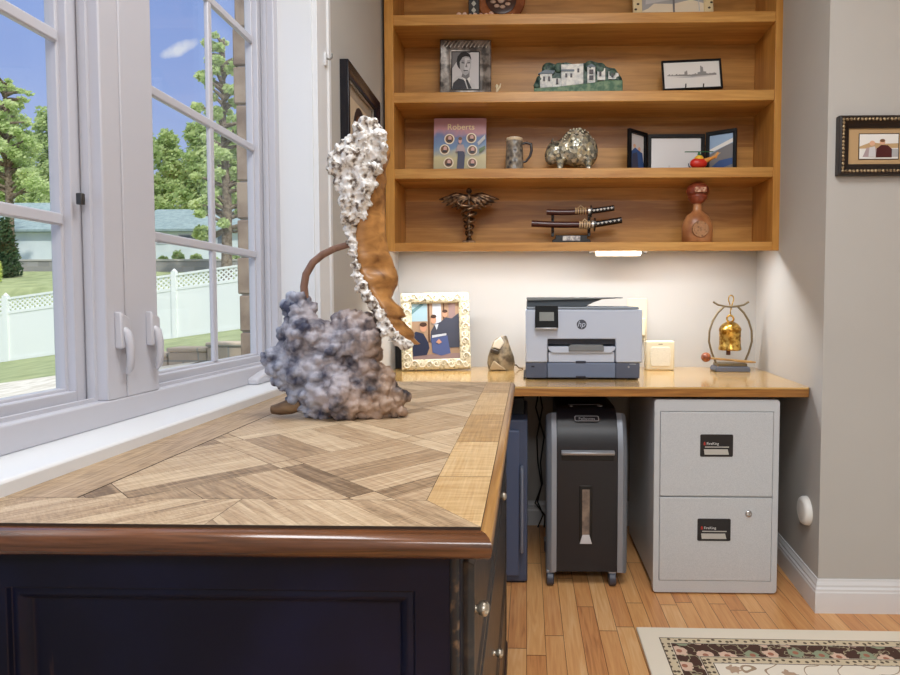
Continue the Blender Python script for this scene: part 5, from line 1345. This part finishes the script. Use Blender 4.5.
b = B(); V = [[b.bm.verts.new((x, y, ground(x, y)+(.04*noise.noise(Vector((x*.7, y*.7, 0))) if y > 17 else 0))) for x in xs_] for y in ys_]
for j in range(len(ys_)-1):
    for i in range(len(xs_)-1): b.bm.faces.new([V[j][i], V[j][i+1], V[j+1][i+1], V[j+1][i]])
grass = mat2('lawn_grass', (128,140,92), (166,174,126), 'noise', 2.2, .95, .3, .7)
struct(b.build('terrain', grass, smooth=180))
# concrete path across the lower lawn
b = B(); rows = []
for k in range(13):
    x = -8.6+k*.40
    rows.append([(x, yy, ground(x, yy)+.05) for yy in (5.6, 6.8, 7.75)] )
b.loft(rows, cap=False, closed=False)
struct(b.build('path', mat2('pale_concrete', (196,188,172), (220,214,202), 'noise', 6, .9)))
# white vinyl fence following the slope
fence = thing('vinyl_fence', 'tall white vinyl fence with a lattice top, crossing the sloping lawn', 'fence', (-11, 16.5, 0))
vinyl = mat('white_vinyl', (232,236,232), .4)
FXs = [-17.0, -14.6, -12.2, -9.8, -7.4, -5.0]
fz = lambda x: g_(x, 16.5)-.02
for x in FXs:
    b = B(); b.box(-.065, .065, -.065, .065, -.1, 1.86); b.lathe([(.085, 1.86), (.085, 1.885), (.07, 1.89), (.0, 1.95)], (0, 0, 0), 4); b.build('post', vinyl, fence, (x+11, 0, fz(x)))
for xa, xb in zip(FXs, FXs[1:]):
    za, zb = fz(xa), fz(xb); A, C = xa+11, xb+11
    def slab(b, h0, h1, y0, y1):
        b.loft([[(A, y0, za+h0), (A, y1, za+h0), (A, y1, za+h1), (A, y0, za+h1)], [(C, y0, zb+h0), (C, y1, zb+h0), (C, y1, zb+h1), (C, y0, zb+h1)]])
    b = B(); slab(b, .05, 1.36, -.012, .012); b.build('panel', vinyl, fence)
    b = B(); slab(b, .02, .10, -.03, .03); slab(b, 1.34, 1.42, -.03, .03); slab(b, 1.74, 1.80, -.03, .03); b.build('rails', vinyl, fence)
    b = B(); n = 17; dx = (C-A)/n
    for k in range(-3, n+1):
        for s in (1, -1):
            p0_, p1_ = (k, k+2.6) if s > 0 else (k+2.6, k)
            u0, u1 = max(0, min(n, p0_)), max(0, min(n, p1_))
            if abs(u0-u1) < .3: continue
            f0_ = (u0-p0_)/(p1_-p0_); f1_ = (u1-p0_)/(p1_-p0_)
            def q(u, f): x = A+dx*u; return Vector((x, 0, za+(zb-za)*u/n+1.41+.34*f))
            a_, c_ = q(u0, f0_), q(u1, f1_); nn = Vector((-(c_.z-a_.z), 0, c_.x-a_.x)).normalized()*.02
            yy = .004*s
            b.face([a_+nn+Vector((0,yy,0)), a_-nn+Vector((0,yy,0)), c_-nn+Vector((0,yy,0)), c_+nn+Vector((0,yy,0))])
    lo = b.build('lattice', vinyl, fence)
    md = lo.modifiers.new('s', 'SOLIDIFY'); md.thickness = .012
# block walls
def block_mat(name, c1, c2, scale, mortar=(150,146,136)):
    m, nt, b = nt_new(name); L = nt.links
    tc = N(nt, 'ShaderNodeTexCoord'); mp = N(nt, 'ShaderNodeMapping'); mp.inputs['Rotation'].default_value = (-PI/2, 0, 0); L.new(tc.outputs['Object'], mp.inputs[0])
    br = N(nt, 'ShaderNodeTexBrick'); L.new(mp.outputs[0], br.inputs['Vector']); br.inputs['Scale'].default_value = scale
    br.inputs['Color1'].default_value = (*lin(c1), 1); br.inputs['Color2'].default_value = (*lin(c2), 1); br.inputs['Mortar'].default_value = (*lin(mortar), 1); br.inputs['Mortar Size'].default_value = .016
    br.inputs['Brick Width'].default_value = .5; br.inputs['Row Height'].default_value = .25
    L.new(br.outputs['Color'], b.inputs['Base Color']); b.inputs['Roughness'].default_value = .9
    return m
bw1 = block_mat('tan_stone_blocks', (196,178,156), (172,154,134), 1.4)
t = thing('retaining_wall', 'low tan block wall at the edge of the lawn outside the window', 'retaining wall', (-4, 7.0, 0))
b = B()
for k in range(5):
    x0 = -5.1+k*.46; zt_ = ground(x0, 7)+.20
    b.box(x0+4, x0+.45+4, -.13, .13, ground(x0, 7)-.2, zt_)
    b.box(x0+4-.01, x0+.46+4, -.15, .15, zt_, zt_+.05)
b.build('blocks', bw1, t, bevel=.015)
t = thing('terrace_wall', 'long grey block wall on the slope behind the white fence', 'retaining wall', (-24, 28.2, 0))
b = B(); b.box(-22, 14, -.2, .25, 2.0, 3.05); b.build('blocks', block_mat('grey_terrace_blocks', (160,158,154), (132,130,126), .9), t)
b = B(); b.box(-22, 14, -.24, .28, 3.05, 3.13); b.build('cap_stones', mat('cap_stone', (176,172,164), .9), t)
t = thing('stone_pier', 'tan stone block pier standing close outside the window', 'pier', (-2.065, 5.0, 0))
b = B(); z = .2; k = 0
rr = random.Random(1)
while z < 5.2:
    h_ = .30; e = rr.uniform(-.012, .012); b.box(-.245+e, .245+e*.5, -.245, .245, z, z+h_-.012); z += h_; k += 1
b.build('stone_courses', mat2('tan_pier_stone', (128,108,92), (168,148,128), 'noise', 5, .9, .35, .65), t, bevel=.012)
B().box(-.225, .225, -.225, .225, .1, 5.2).build('mortar_core', mat('pale_mortar', (188,176,160), .9), t)
# neighbouring houses
def house(lab, x0, x1, y0, y1, zb, ze, zr, wins, roofc):
    t = thing('neighbor_house', lab, 'house', ((x0+x1)/2, (y0+y1)/2, zb))
    cx_, cy_ = t.location.x, t.location.y
    B().box(x0-cx_, x1-cx_, y0-cy_, y1-cy_, -1.2, ze-zb).build('walls', mat2('pale_siding', (206,216,218), (220,228,228), 'noise', .6, .7), t)
    ov = .5; ym = (y0+y1)/2-cy_
    b = B(); b.prism([(y0-ov-cy_, ze-zb-.15), (y0-ov-cy_, ze-zb), (ym, zr-zb), (y1+ov-cy_, ze-zb), (y1+ov-cy_, ze-zb-.15)], 'x', x0-ov-cx_, x1+ov-cx_); b.build('roof', roofc, t)
    for wx, ww, w0, w1 in wins:
        w = B().box(wx-cx_, wx+ww-cx_, y0-cy_-.06, y0-cy_+.02, w0-zb, w1-zb).build('window', win_white, t)
        B().box(wx-cx_+.08, wx+ww-cx_-.08, y0-cy_-.075, y0-cy_-.055, w0-zb+.08, w1-zb-.08).build('pane', mat('house_window_glass', (92,104,112), .1), w)
roofg = mat2('grey_green_shingles', (128,146,148), (146,164,164), 'noise', 3, .9)
house('pale house with a grey-green roof, seen through the window at the picture edge', -44, -29.5, 40, 49, 3.8, 6.0, 8.6, [(-31.6, .9, 5.1, 5.8), (-37, 1.4, 4.6, 5.8)], roofg)
house('pale house with a grey-green roof, behind the airy tree and the fence', -26.8, -17.5, 40, 48, 3.8, 6.0, 8.0, [(-24.9, .7, 5.05, 5.75), (-23.4, 2.2, 5.0, 5.7), (-20.8, 1.0, 5.0, 5.7)], roofg)

# foliage
def leaf_mat(name, c1, c2):
    m = bpy.data.materials.new(name); m.use_nodes = True; nt = m.node_tree; nt.nodes.clear(); L = nt.links
    o = N(nt, 'ShaderNodeOutputMaterial'); d = N(nt, 'ShaderNodeBsdfDiffuse'); tr = N(nt, 'ShaderNodeBsdfTranslucent'); mx = N(nt, 'ShaderNodeMixShader'); mx.inputs[0].default_value = .4
    tc = N(nt, 'ShaderNodeTexCoord'); n = N(nt, 'ShaderNodeTexNoise'); n.inputs['Scale'].default_value = 1.1; n.inputs['Detail'].default_value = 4; L.new(tc.outputs['Object'], n.inputs['Vector'])
    r = N(nt, 'ShaderNodeValToRGB'); e = r.color_ramp.elements; e[0].position = .35; e[1].position = .65; e[0].color = (*lin(c1), 1); e[1].color = (*lin(c2), 1)
    L.new(n.outputs['Fac'], r.inputs[0]); L.new(r.outputs[0], d.inputs[0]); L.new(r.outputs[0], tr.inputs[0])
    L.new(d.outputs[0], mx.inputs[1]); L.new(tr.outputs[0], mx.inputs[2]); L.new(mx.outputs[0], o.inputs[0])
    return m
lf_light = leaf_mat('light_green_leaves', (186,206,136), (222,232,178)); lf_mid = leaf_mat('mid_green_leaves', (166,188,124), (206,218,158)); lf_dark = leaf_mat('dark_green_needles', (60,84,58), (92,116,80)); lf_yel = leaf_mat('yellow_green_leaves', (190,206,110), (222,228,140))
bark = mat2('grey_brown_bark', (96,82,66), (136,122,104), 'noise', 8, .9)
def leaves(name, blobs, n, size, m, parent, seed):
    r = random.Random(seed); vs = []; fs = []
    tot = sum(q[1]**2 for q in blobs)
    for (c, rad, zr) in blobs:
        for _ in range(max(8, int(n*rad**2/tot))):
            while True:
                p = Vector((r.uniform(-1, 1), r.uniform(-1, 1), r.uniform(-1, 1)))
                if .25 < p.length < 1: break
            p = p*(.55+.45*r.random())/max(p.length, .5)*min(1, p.length+.25)
            c_ = Vector(c)+Vector((p.x*rad, p.y*rad, p.z*zr))
            a = Vector((r.gauss(0, 1), r.gauss(0, 1), r.gauss(0, 1))).normalized(); u = a.orthogonal().normalized(); w = a.cross(u); s = size*r.uniform(.6, 1.3)
            i = len(vs); vs += [c_-u*s, c_-w*s*.55, c_+u*s, c_+w*s*.55]; fs.append((i, i+1, i+2, i+3))
    me = bpy.data.meshes.new(name); me.from_pydata([tuple(v) for v in vs], [], fs)
    return mesh_obj(name, me, m, parent)
def tree(lab, x, y, zb, h, blobs, n, size, m, seed, kind='leafy_tree', group=None, branches=True):
    t = thing(kind, lab, 'tree', (x, y, zb), 0, group)
    b = B(); b.tube([(0, 0, -.3), (.1, 0, h*.3), (-.05, .1, h*.6), (.1, 0, h*.92)], [h*.022, h*.017, h*.011, h*.003], 10); b.build('trunk', bark, t, smooth=60)
    if branches:
        b = B()
        for (c, rad, zr) in blobs: b.tube([(0, 0, max(.2*h, c[2]-rad*1.2)), (c[0]*.5, c[1]*.5, c[2]-rad*.4), (c[0], c[1], c[2]+zr*.4)], [h*.009, h*.006, h*.002], 6)
        b.build('branches', bark, t, smooth=60)
    leaves('foliage', blobs, n, size, m, t, seed)
    return t
def blobset(seed, spread, z0, z1, n, r0, r1):
    r = random.Random(seed); out = []
    for k in range(n):
        f = k/max(1, n-1); a = r.uniform(0, 2*PI); d = spread*(1-.55*f)*r.uniform(.3, 1)
        rad = r.uniform(r0, r1)*(1-.35*f); out.append(((d*math.cos(a), d*math.sin(a)*.8, z0+(z1-z0)*f), rad, rad*.75))
    return out
def px_tree(lab, px, Y, ybase, ytop, spread_px, n, size, m, seed, nb=16, r=(.16, .30), low=.12, **kw):
    p = at(px, ybase, Y); h = at(px, ytop, Y).z-p.z; sp_ = spread_px*Y/600
    zb = ground(p.x, Y)
    off = p.z-zb
    return tree(lab, p.x, Y, zb, h+off, [((c[0], c[1], c[2]+off), a, d) for c, a, d in blobset(seed, sp_, h*low, h*.92, nb, sp_*r[0]*2, sp_*r[1]*2)], n, size, m, seed, **kw)
px_tree('airy light green tree standing beyond the fence, beside the stone pier', 226, 24, 262, 18, 40, 15000, .09, lf_light, 11, nb=70, r=(.06, .13))
px_tree('airy light green tree with open branches against the sky, left casement', 8, 34, 205, 66, 50, 12000, .11, lf_light, 23, nb=70, r=(.05, .12))
for k, (px, yt, spr) in enumerate(((-30, 112, 26), (20, 108, 26), (52, 104, 24), (95, 120, 26), (140, 128, 24), (172, 130, 24), (203, 118, 24), (236, 110, 24))):
    px_tree('dense green tree in the row behind the neighbouring houses', px, (56, 70)[k % 2], 212, yt, spr, 8000, .24, lf_mid, 40+k, nb=46, r=(.18, .32), low=-.2, kind='dense_tree', group='trees behind the houses', branches=False)
# clipped cone and small shrubs
c = at(7, 268, 25.5); zb = ground(c.x, 25.5)
t = thing('conical_evergreen', 'dark green cone shaped evergreen in front of the pale house', 'shrub', (c.x, 25.5, zb))
h_ = at(7, 214, 25.5).z-zb
B().tube([(0, 0, -.1), (0, 0, h_*.8)], [.06, .02], 8).build('stem', bark, t, smooth=60)
leaves('foliage', [((0, 0, h_*f), .62*(1-f*.75)+.03, h_*.11) for f in (.1, .2, .32, .44, .56, .68, .8, .9)], 3000, .075, lf_dark, t, 5)
def shrub(lab, px, py, Y, rpx, m, seed, group=None):
    c = at(px, py, Y); zb = ground(c.x, Y); R_ = rpx*Y/600
    t = thing('leafy_shrub', lab, 'shrub', (c.x, Y, zb), 0, group)
    hh = max(c.z-zb, R_*.6)
    B().tube([(0, 0, -.05), (0, 0, hh*.8)], [.04, .015], 6).build('stem', bark, t, smooth=60)
    leaves('foliage', [((0, 0, hh*.5), R_, hh*.6), ((R_*.6, 0, hh*.4), R_*.6, hh*.45), ((-R_*.6, .1, hh*.45), R_*.6, hh*.5)], 700, .07, m, t, seed)
shrub('yellow-green round shrub at the foot of the cone shaped evergreen', -6, 255, 23.5, 6, lf_yel, 61)
for k, (px, py, r_) in enumerate(((30, 264, 5), (46, 262, 5), (163, 256, 4.5), (178, 251, 5.5), (196, 254, 5.5), (214, 257, 5), (233, 252, 6), (252, 250, 5))):
    shrub('low green shrub in the planted row above the terrace wall', px, py, 29.2, r_, lf_mid, 70+k, group='shrubs above the terrace wall')

# =================================================================== SKY AND LIGHT
w = bpy.data.worlds.new('sky'); sc.world = w; w.use_nodes = True; nt = w.node_tree; L = nt.links
bg = nt.nodes['Background']
tc = N(nt, 'ShaderNodeTexCoord'); s = N(nt, 'ShaderNodeSeparateXYZ'); L.new(tc.outputs['Generated'], s.inputs[0])
r = N(nt, 'ShaderNodeValToRGB'); e = r.color_ramp.elements
e[0].position = 0; e[0].color = (*lin((206,216,232)), 1); e[1].position = .56; e[1].color = (*lin((122,152,214)), 1)
k = e.new(.14); k.color = (*lin((178,192,228)), 1); k = e.new(.30); k.color = (*lin((146,168,222)), 1); k = e.new(.72); k.color = (1.5, 1.55, 1.6, 1)  # overhead sky, out of view, brightened to add light on the sill
L.new(s.outputs['Z'], r.inputs['Fac'])
# one small wisp of cloud
cdir = (FW+RT*((181-PCX)/FPX)+UP*((PCY-48)/FPX)).normalized()
ux = (RT*1.0+UP*.42+RT*0).normalized(); ux = (ux-cdir*ux.dot(cdir)).normalized(); uz = cdir.cross(ux)
def dotn(v):
    n = N(nt, 'ShaderNodeVectorMath', operation='DOT_PRODUCT'); L.new(tc.outputs['Generated'], n.inputs[0]); n.inputs[1].default_value = v; return n.outputs['Value']
def wm(op, a, bv):
    n = N(nt, 'ShaderNodeMath', operation=op)
    for i, v in enumerate((a, bv)):
        if isinstance(v, (int, float)): n.inputs[i].default_value = v
        else: L.new(v, n.inputs[i])
    return n.outputs[0]
no = N(nt, 'ShaderNodeTexNoise'); no.inputs['Scale'].default_value = 40; no.inputs['Detail'].default_value = 5; L.new(tc.outputs['Generated'], no.inputs['Vector'])
da, dbv = wm('DIVIDE', dotn(ux), .026), wm('DIVIDE', dotn(uz), .0085)
dist = wm('ADD', wm('ADD', wm('MULTIPLY', da, da), wm('MULTIPLY', dbv, dbv)), wm('MULTIPLY', wm('SUBTRACT', no.outputs['Fac'], .5), 2.6))
mr = N(nt, 'ShaderNodeMapRange'); mr.inputs['From Min'].default_value = 1.1; mr.inputs['From Max'].default_value = .1; L.new(dist, mr.inputs['Value'])
fr_ = wm('MULTIPLY', mr.outputs[0], wm('GREATER_THAN', dotn(cdir), .9))
mx = N(nt, 'ShaderNodeMix', data_type='RGBA'); L.new(fr_, mx.inputs['Factor']); L.new(r.outputs['Color'], mx.inputs['A']); mx.inputs['B'].default_value = (*lin((214,218,232)), 1)
L.new(mx.outputs['Result'], bg.inputs['Color']); bg.inputs['Strength'].default_value = 1.0

def light(name, kind, loc, energy, color=(1,1,1), target=None, **kw):
    d = bpy.data.lights.new(name, kind); d.energy = energy; d.color = color
    for a, v in kw.items(): setattr(d, a, v)
    o = bpy.data.objects.new(name, d); COL.objects.link(o); o.location = loc
    if target is not None: o.rotation_euler = (Vector(target)-Vector(loc)).to_track_quat('-Z', 'Y').to_euler()
    return o
sun = light('sun', 'SUN', (10, -10, 20), 2.5, (1.0, .96, .9), target=(0, 0, 8.5), angle=.03)
light('ceiling_lamp', 'AREA', (.20, .75, 2.60), 27, (.935, .97, 1.0), shape='RECTANGLE', size=.7, size_y=.9)
light('ceiling_lamp_rear', 'AREA', (.55, -1.9, 2.60), 70, (.935, .97, 1.0), shape='RECTANGLE', size=1.6, size_y=1.0)
light('under_cabinet_strip', 'AREA', (.15, 2.482, zb_(1.258)), 8.5, (.95, .975, 1.0), shape='RECTANGLE', size=1.42, size_y=.012)
light('window_portal', 'AREA', (-.83, 1.0, 1.4), 1, target=(1, 1.0, 1.4), shape='RECTANGLE', size=1.4, size_y=1.2)
bpy.data.lights['window_portal'].cycles.is_portal = True

sc.view_settings.view_transform = 'Standard'; sc.view_settings.look = 'None'; sc.view_settings.gamma = 1
sc.view_settings.exposure = 0.16; sc.view_settings.use_curve_mapping = False
sc.cycles.max_bounces = 8; sc.cycles.diffuse_bounces = 5; sc.cycles.transparent_max_bounces = 12
